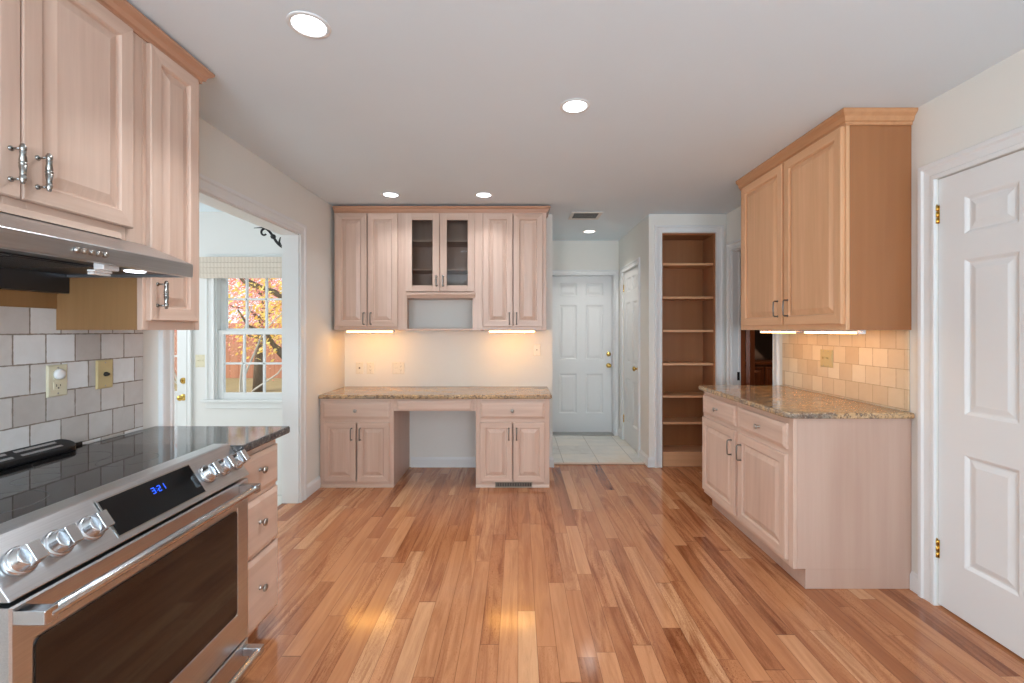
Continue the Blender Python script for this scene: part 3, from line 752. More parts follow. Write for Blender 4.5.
crown([(XUF, 3.507), (XUF, 2.383), (XR-0.002, 2.383)], 2.456, 'maple crown molding along the top of the right wall cabinet', 'crown_amber', -1)

def strip_light(T, u0, u1, w0, w1, z, label, group, lens='strip'):
    c = T(((u0+u1)/2, z, (w0+w1)/2)); root = thing('under_cabinet_light', c, label, 'light', group)
    b = mb(T); b.box(u0, u1, z-0.010, z-0.0005, w0, w1); b.build('housing', 'white_plastic', root, bevel=0.002)
    b = mb(T); b.box(u0+0.012, u1-0.012, z-0.020, z-0.0103, w0+0.006, w1-0.006); b.build('diffuser', lens, root)
    for (a, c2) in ((u0, u0+0.0115), (u1-0.0115, u1)): mb(T).box(a, c2, z-0.021, z-0.0103, w0+0.002, w1-0.002).build('end_cap', 'white_plastic', root)
    return root
strip_light(F_RIGHT, -2.90, -2.43, -1.88, -1.835, 1.3715, 'under-cabinet light strip near the end panel of the right wall cabinet', 'under cabinet strip lights', 'strip_dim')
strip_light(F_RIGHT, -3.42, -2.97, -1.88, -1.835, 1.3715, 'under-cabinet light strip at the doorway end of the right wall cabinet', 'under cabinet strip lights', 'strip_dim')

# --- desk: two base units, pencil drawer, counter
YF = 3.930
def desk_base(label, u0, u1, doors, drawer, knobu, pulls):
    root = thing('base_cabinet', ((u0+u1)/2, YB-0.28, 0), label, 'cabinet')
    mb(F_BACK).box(u0, u1, 0.001, 0.7725, -YB+0.001, -YF-0.0205).build('carcass', 'maple_side', root, bevel=0.001)
    b = mb(F_BACK); l0, l1 = drawer[0]+0.012, drawer[1]-0.012
    frame_front(b, F_BACK, 0, 0, 0.001, 0.7725, -YF-0.020, -YF, [(u0,l0),(l1,u1)], [(l0,l1,0.001,0.06),(l0,l1,0.555,0.61),(l0,l1,0.735,0.7725)])
    b.build('face_frame', ['maple_z','maple_x'], root, bevel=0.0015)
    b = mb(F_BACK); b.prism([(0.001,-YF+0.0003),(0.022,-YF+0.0003),(0.016,-YF+0.010),(0.001,-YF+0.014)], 'x', u0+0.001, u1-0.001)
    b.build('shoe_molding', 'maple_x', root)
    d = drawer_front(F_BACK, drawer[0], drawer[1], 0.602, 0.746, -YF+0.0003).build('drawer', 'maple_x', root)
    round_knob(F_BACK, knobu, 0.672, -YF+0.020, d)
    for (a, c), pu in zip(doors, pulls):
        d = raised_door(F_BACK, a, c, 0.050, 0.567, -YF+0.0003, fw=0.052).build('door', ['maple_z','maple_x'], root)
        bar_pull(F_BACK, pu, 0.467, 0.100, -YF+0.020, 'pull', d)
    return root
px = lambda x, s: (x-518)/s
desk_base('pale maple desk base left of the knee space, one drawer over two doors', -1.728, px(393.7,114.5), [(px(323.3,115),px(355.6,115)),(px(357.2,115),px(389,115))], (px(322.3,115),px(389.5,115)), px(355.7,115), (px(351,115.5),px(359.7,115.5)))
rb = desk_base('pale maple desk base right of the knee space, with a grille below its doors', px(475.8,114.5), px(549.4,114.5), [(px(480,115),px(512.2,115)),(px(513.4,115),px(544.9,115))], (px(480,115),px(545,115)), px(512.3,115), (px(508.8,115.5),px(516.6,115.5)))
b = mb(F_BACK); u0, u1 = px(393.7,114.5)+0.0008, px(475.8,114.5)-0.0008
pr = thing('pencil_drawer_unit', ((u0+u1)/2, YF+0.2, 0.66), 'shallow pencil drawer spanning the knee space under the desk countertop', 'drawer')
b.box(u0, u1, 0.665, 0.7725, -YF-0.36, -YF-0.001); b.build('apron', 'maple_x', pr, bevel=0.001)
drawer_front(F_BACK, px(396.8,115), px(472.3,115), 0.668, 0.757, -YF+0.0003-0.001).build('drawer', 'maple_x', pr)
# grille set in the foot of the right desk base
root = thing('vent_grille', (px(513.5,116), YF-0.015, 0.012), 'taupe metal heating grille at the foot of the desk, below its right pair of doors', 'vent')
g0, g1 = px(495,116), px(532.3,116)
b = mb(F_BACK); wv = -YF+0.0155
b.box(g0, g1, 0.006, 0.011, wv, wv+0.006); b.box(g0, g1, 0.045, 0.050, wv, wv+0.006); b.box(g0, g0+0.005, 0.011, 0.045, wv, wv+0.006); b.box(g1-0.005, g1, 0.011, 0.045, wv, wv+0.006)
b.build('frame', 'grille', root)
b = mb(F_BACK)
for k in range(22): u = g0+0.009+k*(g1-g0-0.018)/21; b.box(u-0.0022, u+0.0022, 0.011, 0.045, wv, wv+0.005)
b.build('louvre', 'grille', root)
mb(F_BACK).box(g0+0.005, g1-0.005, 0.011, 0.045, wv-0.0012, wv-0.0002).build('backing', 'dark_slot', root)

counter('countertop', [(XL+0.0012,YB-0.0012),(XL+0.0012,3.900)] + rounded(0.296-0.025, 3.900+0.025, 0.025, 270, 360) + [(0.296,YB-0.0012)], 0.773, 0.808,
        'long gold and grey granite desktop along the back wall')

# --- desk: wall units
YU = 4.175
def desk_upper(label, u0, u1, doors, pulls, kind='solid'):
    root = thing('wall_cabinet', ((u0+u1)/2, 4.34, 1.372), label, 'cabinet')
    mb(F_BACK).box(u0, u1, 1.372, 2.4795, -YB+0.001, -YU-0.0205).build('carcass', 'maple_side', root, bevel=0.001)
    b = mb(F_BACK); l0, l1 = doors[0][0]+0.012, doors[1][1]-0.012
    frame_front(b, F_BACK, 0, 0, 1.372, 2.4795, -YU-0.020, -YU, [(u0,l0),(l1,u1)], [(l0,l1,1.372,1.415),(l0,l1,2.435,2.4795)])
    b.build('face_frame', ['maple_z','maple_x'], root, bevel=0.0015)
    for (a, c), pu in zip(doors, pulls):
        d = raised_door(F_BACK, a, c, 1.403, 2.448, -YU+0.0003).build('door', ['maple_z','maple_x'], root)
        bar_pull(F_BACK, pu, 1.478, 0.105, -YU+0.020, 'pull', d)
    return root
S = 108.3
desk_upper('two-door maple wall cabinet over the left half of the desk, beside the corner', px(334.3,107.8), px(398.3,107.8), [(px(335.6,S),px(366.4,S)),(px(367.4,S),px(397.3,S))], (px(362.9,109),px(370,109)))
desk_upper('two-door maple wall cabinet over the right end of the desk, beside the hall', px(482.0,107.8), px(546.3,107.8), [(px(483,S),px(512.6,S)),(px(513.6,S),px(542.6,S))], (px(509.3,109),px(516.6,109)))
def glass_upper():
    u0, u1 = px(398.3,107.8)+0.0008, px(482.0,107.8)-0.0008
    root = thing('glass_cabinet', ((u0+u1)/2, 4.34, 1.37), 'middle maple wall cabinet over the desk with two glazed doors and an open cubby', 'cabinet')
    zs = 1.690                                # floor of the glazed part
    b = mb(F_BACK)
    b.box(u0, u0+0.018, 1.372, 2.4795, -YB+0.001, -YU-0.0205); b.box(u1-0.018, u1, 1.372, 2.4795, -YB+0.001, -YU-0.0205)
    b.box(u0+0.018, u1-0.018, 2.4615, 2.4795, -YB+0.001, -YU-0.0205); b.box(u0+0.018, u1-0.018, zs-0.018, zs, -YB+0.001, -YU-0.0205)
    b.box(u0+0.018, u1-0.018, zs, 2.4615, -YB+0.001, -YB+0.010)
    b.build('carcass', 'maple_z', root)
    b = mb(F_BACK); l0, l1 = px(407,107.8), px(472.5,107.8)
    frame_front(b, F_BACK, 0, 0, 1.372, 2.4795, -YU-0.020, -YU, [(u0,l0),(l1,u1)], [(l0,l1,2.435,2.4795),(l0,l1,zs-0.022,zs+0.035)])
    b.box(px(438.0,107.8), px(441.0,107.8), zs+0.035, 2.435, -YU-0.020, -YU, 0)
    b.build('face_frame', ['maple_z','maple_x'], root, bevel=0.0015)
    b = mb(F_BACK); b.prism([(zs-0.020,-YU+0.0003),(zs+0.024,-YU+0.0003),(zs+0.024,-YU+0.028),(zs+0.010,-YU+0.030),(zs-0.012,-YU+0.016),(zs-0.020,-YU+0.012)], 'x', px(406,109), px(475,109))
    b.build('light_rail', 'maple_x', root)
    b = mb(F_BACK); b.box(u0+0.004, u1-0.004, 1.368, 1.384, -YB+0.012, -YU+0.006); b.build('cubby_shelf', 'maple_x', root, bevel=0.003)
    for z in (1.947, 2.215):
        b = mb(F_BACK); b.box(u0+0.0185, u1-0.0185, z-0.018, z, -YB+0.011, -YU-0.03); b.build('shelf', 'maple_x', root)
    for (a, c, pu) in ((px(405.2,S),px(439.2,S),px(436.3,109)), (px(440.0,S),px(474.3,S),px(443.0,109))):
        z0, z1, fw = 1.728, 2.448, 0.062; b = mb(F_BACK); wv = -YU+0.0003
        b.box(a, a+fw, z0, z1, wv, wv+0.020, 0); b.box(c-fw, c, z0, z1, wv, wv+0.020, 0)
        b.box(a+fw, c-fw, z0, z0+fw-0.006, wv+0.0002, wv+0.0198, 1); b.box(a+fw, c-fw, z1-fw+0.002, z1, wv+0.0002, wv+0.0198, 1)
        d = b.build('door', ['maple_z','maple_x'], root, bevel=0.003)
        mb(F_BACK).box(a+fw-0.004, c-fw+0.004, z0+fw-0.01, z1-fw+0.006, wv+0.006, wv+0.010).build('pane', 'cab_glass', d)
        turned_pull(F_BACK, pu, 1.822, 0.090, wv+0.020, d)
glass_upper()
crown([(px(334.3,107.8), YU), (px(546.3,107.8), YU), (px(546.3,107.8), YB-0.002)], 2.456, 'maple crown molding along the top of the cabinets over the desk', 'crown_x', -1, 0.9, 2.514)
strip_light(F_BACK, px(349,105), px(396,105), -4.245, -4.200, 1.3715, 'under-cabinet light strip over the left half of the desk', 'under cabinet strip lights')
strip_light(F_BACK, px(489,105), px(535,105), -4.245, -4.200, 1.3715, 'under-cabinet light strip over the right end of the desk', 'under cabinet strip lights')

# --- left side: drawer base, counter, wall units
XLD = -1.137
def left_drawers():
    y0, y1 = 1.785, 2.112
    root = thing('drawer_cabinet', ((XL+XLD)/2, (y0+y1)/2, 0), 'narrow maple base cabinet of three drawers beside the range', 'cabinet')
    b = mb(F_LEFT); b.box(y0, y1, 0.075, 0.8795, XL+0.001, XLD-0.0205); b.box(y0, y1, 0.001, 0.075, XL+0.001, XLD-0.085)
    b.build('carcass', 'maple_side', root, bevel=0.001)
    b = mb(F_LEFT); frame_front(b, F_LEFT, 0, 0, 0.075, 0.8795, XLD-0.020, XLD, [(y0,y0+0.02),(y1-0.02,y1)], [(y0+0.02,y1-0.02,z0,z1) for z0,z1 in ((0.075,0.11),(0.39,0.42),(0.635,0.68),(0.835,0.8795))])
    b.build('face_frame', ['maple_z','maple_y'], root, bevel=0.0015)
    for (z0, z1) in ((0.668,0.842),(0.408,0.648),(0.090,0.398)):
        d = drawer_front(F_LEFT, y0+0.006, y1-0.006, z0, z1, XLD+0.0003).build('drawer', 'maple_y', root)
        round_knob(F_LEFT, (y0+y1)/2, (z0+z1)/2+0.012, XLD+0.020, d)
left_drawers()
counter('countertop', [(XL+0.0012,1.783),(-1.088,1.783)] + rounded(-1.088-0.008, 2.152-0.008, 0.008, 0, 90) + [(XL+0.0012,2.152)], 0.880, 0.914,
        'short dark granite countertop to the right of the range', 'granite_dark')

XLU = -1.405
def left_wall_units():
    y0, y1 = 1.683, 1.984
    root = thing('wall_cabinet', ((XL+XLU)/2, (y0+y1)/2, 1.372), 'tall narrow one-door maple wall cabinet at the right end of the range hood', 'cabinet')
    b = mb(F_LEFT); b.box(y0, y1, 1.372, 2.4795, XL+0.001, XLU-0.0205); b.build('carcass', 'raw_wood', root, bevel=0.001)
    b = mb(F_LEFT); frame_front(b, F_LEFT, 0, 0, 1.372, 2.4795, XLU-0.020, XLU, [(y0,y0+0.03),(y1-0.035,y1)], [(y0+0.03,y1-0.035,1.372,1.42),(y0+0.03,y1-0.035,2.44,2.4795)])
    b.build('face_frame', ['maple_z','maple_y'], root, bevel=0.0015)
    d = raised_door(F_LEFT, y0+0.016, y1-0.030, 1.408, 2.456, XLU+0.0003, fw=0.056).build('door', ['maple_z','maple_y'], root)
    turned_pull(F_LEFT, y0+0.046, 1.507, 0.090, XLU+0.020, d)
    y0, y1 = 0.86, 1.6815
    root = thing('wall_cabinet', ((XL+XLU)/2, (y0+y1)/2, 1.69), 'two-door maple wall cabinet directly above the range hood', 'cabinet')
    mb(F_LEFT).box(y0, y1, 1.691, 2.4795, XL+0.001, XLU-0.0205).build('carcass', 'maple_side', root, bevel=0.001)
    b = mb(F_LEFT); frame_front(b, F_LEFT, 0, 0, 1.691, 2.4795, XLU-0.020, XLU, [(y0,y0+0.045),(1.225,1.285),(y1-0.07,y1)], [(y0+0.045,1.225,1.691,1.75),(y0+0.045,1.225,2.44,2.4795),(1.285,y1-0.07,1.691,1.75),(1.285,y1-0.07,2.44,2.4795)])
    b.build('face_frame', ['maple_z','maple_y'], root, bevel=0.0015)
    for (a, c, pu) in ((0.886,1.2555,1.228),(1.2585,1.624,1.297)):
        d = raised_door(F_LEFT, a, c, 1.737, 2.456, XLU+0.0003).build('door', ['maple_z','maple_y'], root)
        turned_pull(F_LEFT, pu, 1.826, 0.092, XLU+0.020, d)
    b = mb(F_LEFT); b.prism([(1.691,XLU+0.0003),(1.7135,XLU+0.0003),(1.7135,XLU+0.010),(1.691,XLU+0.016)], 'x', y0, 1.58); b.build('light_rail', 'maple_y', root)
left_wall_units()
crown([(XLU, 0.86), (XLU, 1.984), (XL+0.002, 1.984)], 2.460, 'maple crown molding along the top of the left wall cabinets', 'crown_y', -1, 1.0, 2.520)

# ------------------------------------------------------------------ RANGE HOOD
def hood():
    y0, y1 = 0.86, 1.680; xf = -1.213
    root = thing('range_hood', ((XL+xf)/2, (y0+y1)/2, 1.55), 'stainless steel under-cabinet range hood above the range', 'range hood')
    b = mb(F_LEFT)
    pts = [(XL+0.0125,1.6895),(XLU+0.012,1.6895),(xf-0.002,1.617),(xf,1.614),(xf,1.568),(xf-0.03,1.568),(xf-0.032,1.580),(XL+0.0125,1.580)]
    b = mb(); b.prism([(p[0], p[1]) for p in pts], 'y', y0, y1); b.build('canopy', 'steel', root, bevel=0.0015)
    b = mb()
    b.box(XL+0.062, xf-0.034, y0+0.0125, y1-0.0125, 1.5770, 1.5797); b.build('underside_panel', 'dark_steel', root)
    mb().box(XL+0.0125, XL+0.060, y0, y1, 1.508, 1.5797).build('rear_channel', 'dark_steel', root)
    for ya, yb in ((y0, y0+0.012), (y1-0.012, y1)): mb().box(XL+0.062, xf-0.034, ya, yb, 1.5675, 1.5795).build('side_lip', 'steel', root)
    for ya, yb in ((y0+0.10, y0+0.335), (y0+0.340, y0+0.575)):
        b = mb(); b.box(XL+0.08, xf-0.14, ya, yb, 1.5725, 1.5768)
        n = 16
        for k in range(n):
            x = XL+0.09+(xf-0.15-XL-0.09)*k/(n-1); b.box(x-0.006, x+0.003, ya+0.01, yb-0.01, 1.5695, 1.5724)
        b.build('filter', 'dark_steel', root)
    for yc in (1.02, 1.525):
        b = mb(); b.lathe([(0.036,0),(0.036,-0.004),(0.031,-0.006),(0.030,-0.003)], (xf-0.085, yc, 1.5768), (0,0,1), 28); l_ = b.build('lamp_ring', 'steel', root)
        b = mb(); b.lathe([(0.029,0),(0.028,-0.004),(0.015,-0.006),(0.001,-0.006)], (xf-0.085, yc, 1.5730), (0,0,1), 28); b.build('lamp_lens', 'hood_lamp', l_)
    for k in range(5):
        b = mb(F_LEFT); b.lathe([(0.0085,0),(0.0085,0.004),(0.0072,0.009),(0.006,0.010),(0.001,0.010)], (1.235+0.021*k, 1.5915, xf+0.0003), (0,0,1), 16); b.build('button', 'nickel', root)
    # wood filler strip on the wall behind the canopy
    mb(F_LEFT).box(y0, 1.682, 1.451, 1.6895, XL+0.0085, XL+0.0122).build('back_filler', 'raw_wood', root)
    r2 = thing('clip', (xf-0.10, 1.375, 1.56), 'small white plastic clip stuck under the range hood below its buttons', 'clip')
    b = mb(); y = 1.365; x = xf-0.060; b.box(x-0.016, x+0.016, y, y+0.055, 1.5560, 1.5766); b.build('base', 'white_plastic', r2, bevel=0.003)
    b = mb(); b.box(x-0.030, x-0.006, y-0.006, y+0.055, 1.5490, 1.5555); b.box(x-0.040, x-0.020, y+0.006, y+0.065, 1.5420, 1.5488); b.build('jaw', 'white_plastic', r2, bevel=0.002)
hood()

# ------------------------------------------------------------------ RANGE
def cooker():
    y0, y1 = 0.940, 1.780; yc = (y0+y1)/2
    root = thing('range', (-1.40, yc, 0), 'stainless steel slide-in electric range with black glass top', 'range')
    b = mb(); b.box(XL+0.03, -1.125, y0+0.004, y1-0.004, 0.05, 0.80); b.box(XL+0.03, -1.165, y0+0.004, y1-0.004, 0.80, 0.912); b.build('body', 'black_metal', root)
    for yy in (y0+0.05, y1-0.05):
        for xx in (XL+0.08, -1.20):
            b = mb(); b.lathe([(0.020,0.0005),(0.020,0.012),(0.010,0.014),(0.010,0.0495)], (xx, yy, 0), (0,0,1), 14); b.build('foot', 'black_metal', root)
    b = mb(); b.box(XL+0.0145, -1.206, y0+0.002, y1-0.002, 0.9145, 0.921); ct = b.build('cooktop_glass', 'ceran', root, bevel=0.002)
    for (x, y, r) in ((-1.36,1.16,0.105),(-1.56,1.16,0.075),(-1.36,1.57,0.085),(-1.55,1.57,0.100),(-1.46,1.365,0.055)):
        b = mb(); n = 48; vs = []; fs = []
        for rr in (r, r-0.0018):
            for j in range(n): vs.append((x+rr*math.cos(2*math.pi*j/n), y+rr*math.sin(2*math.pi*j/n), 0.9213))
        for j in range(n): fs.append((j, (j+1)%n, n+(j+1)%n, n+j))
        b.mesh(vs, fs); b.build('burner_ring', 'ring', ct)
    mb().box(XL+0.0085, XL+0.0142, y0+0.002, y1-0.002, 0.914, 0.9325).build('rear_trim', 'black_metal', root)
    # rear vent: long rounded trim with two rows of slots
    va, vb = 0.99, 1.708; x0, x1 = XL+0.014, XL+0.076
    b = mb(); rr = (x1-x0)/2; cx = (x0+x1)/2
    ol = rounded(cx, vb-rr, rr, 0, 180, 10) + rounded(cx, va+rr, rr, 180, 360, 10); n = len(ol)
    zt = lambda x: 0.939 + (x1-x)/(x1-x0)*0.026
    b.mesh([(p[0],p[1],0.9215) for p in ol]+[(p[0],p[1],zt(p[0])) for p in ol], [(i,(i+1)%n,n+(i+1)%n,n+i) for i in range(n)]+[tuple(reversed(range(n))), tuple(range(n,2*n))])
    vt = b.build('vent_trim', 'black_metal', root, bevel=0.004)
    for k in range(4):
        a = va+0.045+k*(vb-va-0.07)/4; e = a+(vb-va-0.07)/4-0.025
        for xx in (x0+0.012, x0+0.037):
            b = mb(); b.prism([(xx,zt(xx)-0.003),(xx+0.011,zt(xx+0.011)-0.003),(xx+0.011,zt(xx+0.011)+0.0006),(xx,zt(xx)+0.0006)], 'y', a, e); b.build('vent_slot', 'smooth_steel', vt)
    # front trim and sloping control panel
    P0, P1 = Vector((-1.140, 0.921)), Vector((-1.062, 0.800))
    b = mb(); b.prism([(-1.204,0.9225),(-1.150,0.9225),(-1.1425,0.9195),(-1.1385,0.914),(-1.0620,0.803),(-1.064,0.8005),(-1.120,0.8005),(-1.204,0.9135)], 'y', y0, y1)
    cp = b.build('control_panel', 'steel', root, bevel=0.002)
    dn = Vector((P1-P0)).normalized(); nn = Vector((-dn.y, dn.x)); nn = nn if nn.x > 0 else -nn
    O = P0 + dn*0.0
    F_P = lambda p: Vector((O.x + dn.x*(-p[1]) + nn.x*p[2], p[0], O.y + dn.y*(-p[1]) + nn.y*p[2]))   # u along Y, v up the slope (0 at the top), w off the panel
    b = mb(F_P); b.box(1.205, 1.545, -0.127, -0.012, 0.0006, 0.0030); fr_ = b.build('display_frame', 'nickel', cp)
    b = mb(F_P); b.box(1.209, 1.541, -0.123, -0.016, 0.0031, 0.0042); b.build('display_glass', 'panel_glass', fr_)
    # clock digits made of bars
    seg = {'3': 'abgcd', '2': 'abged', '1': 'bc'}
    b = mb(F_P); ux, vx, dw, dh = 1.365, -0.058, 0.011, 0.019
    for ch in '3:21':
        if ch == ':':
            b.box(ux, ux+0.002, vx+0.005, vx+0.007, 0.0043, 0.0047); b.box(ux, ux+0.002, vx+0.012, vx+0.014, 0.0043, 0.0047); ux += 0.006; continue
        bars = {'a': (0,dw,dh-0.002,dh), 'g': (0,dw,dh/2-0.001,dh/2+0.001), 'd': (0,dw,0,0.002), 'b': (dw-0.002,dw,dh/2,dh), 'c': (dw-0.002,dw,0,dh/2), 'e': (0,0.002,0,dh/2), 'f': (0,0.002,dh/2,dh)}
        for q in seg[ch]: r = bars[q]; b.box(ux+r[0], ux+r[1], vx+r[2], vx+r[3], 0.0043, 0.0047)
        ux += dw+0.005
    b.build('clock_digits', 'digits', cp)
    for yk in (0.992, 1.074, 1.156, 1.590, 1.670, 1.748):
        b = mb(F_P); c = (yk, -0.072, 0.0004)
        b.lathe([(0.034,0),(0.034,0.007),(0.032,0.011),(0.029,0.012),(0.0275,0.014),(0.0265,0.032),(0.0245,0.036),(0.010,0.037),(0.001,0.037)], c, (0,0,1), 28)
        # finger bar across the face
        b.prism([(-0.072-0.025,0.030),(-0.072+0.025,0.030),(-0.072+0.022,0.052),(-0.072-0.022,0.052)], 'x', yk-0.013, yk+0.013)
        kn = b.build('knob', 'smooth_steel', cp, bevel=0.0015)
    # oven door
    xd = -1.064
    b = mb(F_LEFT)
    dz0, dz1 = 0.168, 0.788; wy0, wy1, wz0, wz1 = y0+0.052, y1-0.075, 0.295, 0.690
    s = lambda i, q: (y0+0.003+i, y1-0.003-i, dz0+i, dz1-i, xd+q)
    b.rings([s(0,-0.055), s(0,-0.004), s(0.004,0), (wy0-0.006,wy1+0.006,wz0-0.006,wz1+0.006,xd), (wy0-0.003,wy1+0.003,wz0-0.003,wz1+0.003,xd-0.003)])
    dr = b.build('oven_door', 'steel', root)
    b = mb(F_LEFT); r = 0.016
    pts = rounded(wy1-r, wz1-r, r, 0, 90, 5)+rounded(wy0+r, wz1-r, r, 90, 180, 5)+rounded(wy0+r, wz0+r, r, 180, 270, 5)+rounded(wy1-r, wz0+r, r, 270, 360, 5)
    b.prism(pts, 'z', xd-0.0025, xd+0.0012); b.build('door_window', 'oven_glass', dr)
    def bar_handle(parent, z, ya, yb, xo):
        b = mb()
        b.tube([(xo, ya, z), (xo, yb, z)], 0.0135, 18)
        for yy, sg in ((ya, 1), (yb, -1)):
            b.prism([(yy-0.016*1, xd+0.0006), (yy+0.016, xd+0.0006), (yy+0.014, xo+0.010), (yy-0.014, xo+0.010)], 'z', z-0.014, z+0.014) if False else b.box(xd+0.0006, xo+0.012, yy-0.014, yy+0.014, z-0.0155, z+0.0155)
        return b.build('handle', 'smooth_steel', parent, bevel=0.002)
    bar_handle(dr, 0.765, y0+0.020, y1-0.055, -1.006)
    b = mb(F_LEFT); s = lambda i, q: (y0+0.003+i, y1-0.003-i, 0.035+i, 0.160-i, xd+q); b.rings([s(0,-0.055), s(0,-0.004), s(0.004,0)]); dw_ = b.build('storage_drawer', 'steel', root)
    bar_handle(dw_, 0.128, y0+0.020, y1-0.030, -1.006)
cooker()

# ------------------------------------------------------------------ tiles on the walls
b = mb(F_LEFT); b.box(0.80, 2.073, 0.9155, 1.4505, XL+0.0006, XL+0.0080); tag(b.build('backsplash', 'tile_left'), 'tumbled grey travertine tile backsplash behind the range', 'backsplash')
b = mb(F_RIGHT); b.box(-3.535, -2.420, 0.9385, 1.3705, -XR+0.0006, -XR+0.0080); tag(b.build('backsplash', 'tile_right'), 'cream travertine tile backsplash above the right-hand granite countertop', 'backsplash')
b = mb(F_RIGHT); b.prism([(-2.4195,-XR+0.0006),(-2.4195,-XR+0.0082),(-2.398,-XR+0.0082),(-2.392,-XR+0.006),(-2.390,-XR+0.0006)], 'z', 0, 1) if False else b.box(-2.4195, -2.392, 0.9385, 1.3705, -XR+0.0006, -XR+0.0095)
tag(b.build('tile_edge_trim', 'tile_right', bevel=0.003), 'narrow bullnose tile edge closing the right backsplash', 'tile')

outlet('outlet', F_LEFT, 1.683, 1.183, XL+0.0080, 'almond outlet with a round white night light on the tiles behind the range', ['night'], 'almond')
outlet('dimmer_switch', F_LEFT, 1.876, 1.188, XL+0.0080, 'antique brass dimmer plate on the tiles under the narrow left wall cabinet', ['dimmer'], 'brass_plate', 'switch')
outlet('wall_plate', F_RIGHT, -3.026, 1.181, -XR+0.0080, 'antique brass double switch plate on the right backsplash', ['toggle','toggle'], 'brass_plate', 'switch', group=None)
outlet('phone_jack', F_BACK, px(359.7,99.9), 0.992, -YB, 'ivory jack plate on the wall above the desk, nearest the corner', ['jack'], 'ivory', 'jack plate')
outlet('outlet', F_BACK, px(370.6,99.9), 0.992, -YB, 'ivory outlet above the desk, just right of the jack plate', ['duplex'], 'ivory')
outlet('switched_outlet', F_BACK, px(398.6,99.9), 0.991, -YB, 'ivory double plate with switch and outlet above the desk', ['toggle','duplex'], 'ivory')
outlet('light_switch', F_BACK, px(536.8,99.9), 1.172, -YB, 'ivory rocker switch on the wall below the right desk cabinet', ['rocker'], 'ivory', 'switch')
outlet('light_switch', F_BACK, -3.020, 1.077, -YS, 'double toggle switch plate between the sunroom door and its window', ['toggle','toggle'], 'almond', 'switch', pw=0.06)

# ------------------------------------------------------------------ bookcase built into the wall
def bookcase():
    root = thing('bookcase', ((BKX0+BKX1)/2, 4.66, 0), 'tall built-in maple bookcase with empty shelves beside the hall', 'bookcase')
    a, c = BKX0+0.0008, BKX1-0.0008; yf, yb = YB+0.012, 4.79
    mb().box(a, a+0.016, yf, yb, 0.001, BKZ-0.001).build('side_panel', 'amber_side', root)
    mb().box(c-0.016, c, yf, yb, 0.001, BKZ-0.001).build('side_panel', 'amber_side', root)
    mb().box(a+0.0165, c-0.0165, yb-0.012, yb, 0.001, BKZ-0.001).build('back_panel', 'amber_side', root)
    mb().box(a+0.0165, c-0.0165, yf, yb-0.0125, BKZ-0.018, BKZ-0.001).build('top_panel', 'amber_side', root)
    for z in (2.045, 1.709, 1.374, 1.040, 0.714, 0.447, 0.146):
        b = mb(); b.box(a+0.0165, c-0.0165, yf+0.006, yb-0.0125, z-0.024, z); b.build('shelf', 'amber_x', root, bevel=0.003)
    mb().box(a+0.0165, c-0.0165, yf+0.008, yf+0.026, 0.001, 0.1215).build('toe_board', 'amber_x', root)
bookcase()

# ------------------------------------------------------------------ ceiling lights and vent
def downlight(x, y, mat, label, group, power=6.3):
    root = thing('recessed_light', (x, y, ZC), label, 'ceiling light', group)
    b = mb(); b.lathe([(0.078,-0.0005),(0.078,-0.002),(0.074,-0.004),(0.063,-0.005),(0.061,-0.003),(0.061,-0.0005)], (x, y, ZC), (0,0,1), 40); b.build('trim_ring', 'white', root)
    b = mb(); b.lathe([(0.0605,-0.0006),(0.0605,-0.0024),(0.050,-0.0036),(0.001,-0.0040)], (x, y, ZC), (0,0,1), 40); b.build('lens', mat, root)
    d = bpy.data.lights.new('downlight', 'AREA'); d.shape = 'DISK'; d.size = 0.115; d.spread = math.radians(112)
    d.energy = power; d.color = (0.90, 0.955, 1.0) if mat == 'lamp' else (1.0, 0.93, 0.85)
    o = bpy.data.objects.new('downlight', d); C.objects.link(o); o.parent = root; o.location = (0, 0, -0.0060)
    return root
G = 'recessed ceiling lights'
l0 = downlight(-0.795, 1.712, 'lamp', 'recessed ceiling light nearest the left wall cabinets', G)
copy_tree(l0, (0.295, 2.33, ZC), 'recessed ceiling light alone near the middle of the ceiling')
la = copy_tree(l0, (-1.09, 3.855, ZC), 'recessed ceiling light in front of the left desk wall cabinet')
lb = copy_tree(l0, (-0.293, 3.86, ZC), 'recessed ceiling light in front of the glass-door and right desk cabinets')
for r in (la, lb):                          # the two small spots before the desk are dimmer
    for o in [c for c in bpy.data.objects if c.parent == r and c.type == 'LIGHT']: o.data = o.data.copy(); o.data.energy = 2.4
for (x, y) in ((1.10, 0.45), (-0.60, -0.7), (1.10,-1.4)): copy_tree(l0, (x, y, ZC), 'recessed ceiling light in the part of the room behind the viewer')
downlight(0.839, 5.294, 'hall_lamp', 'recessed ceiling light in the tiled hall before the white door', G, 4.2)
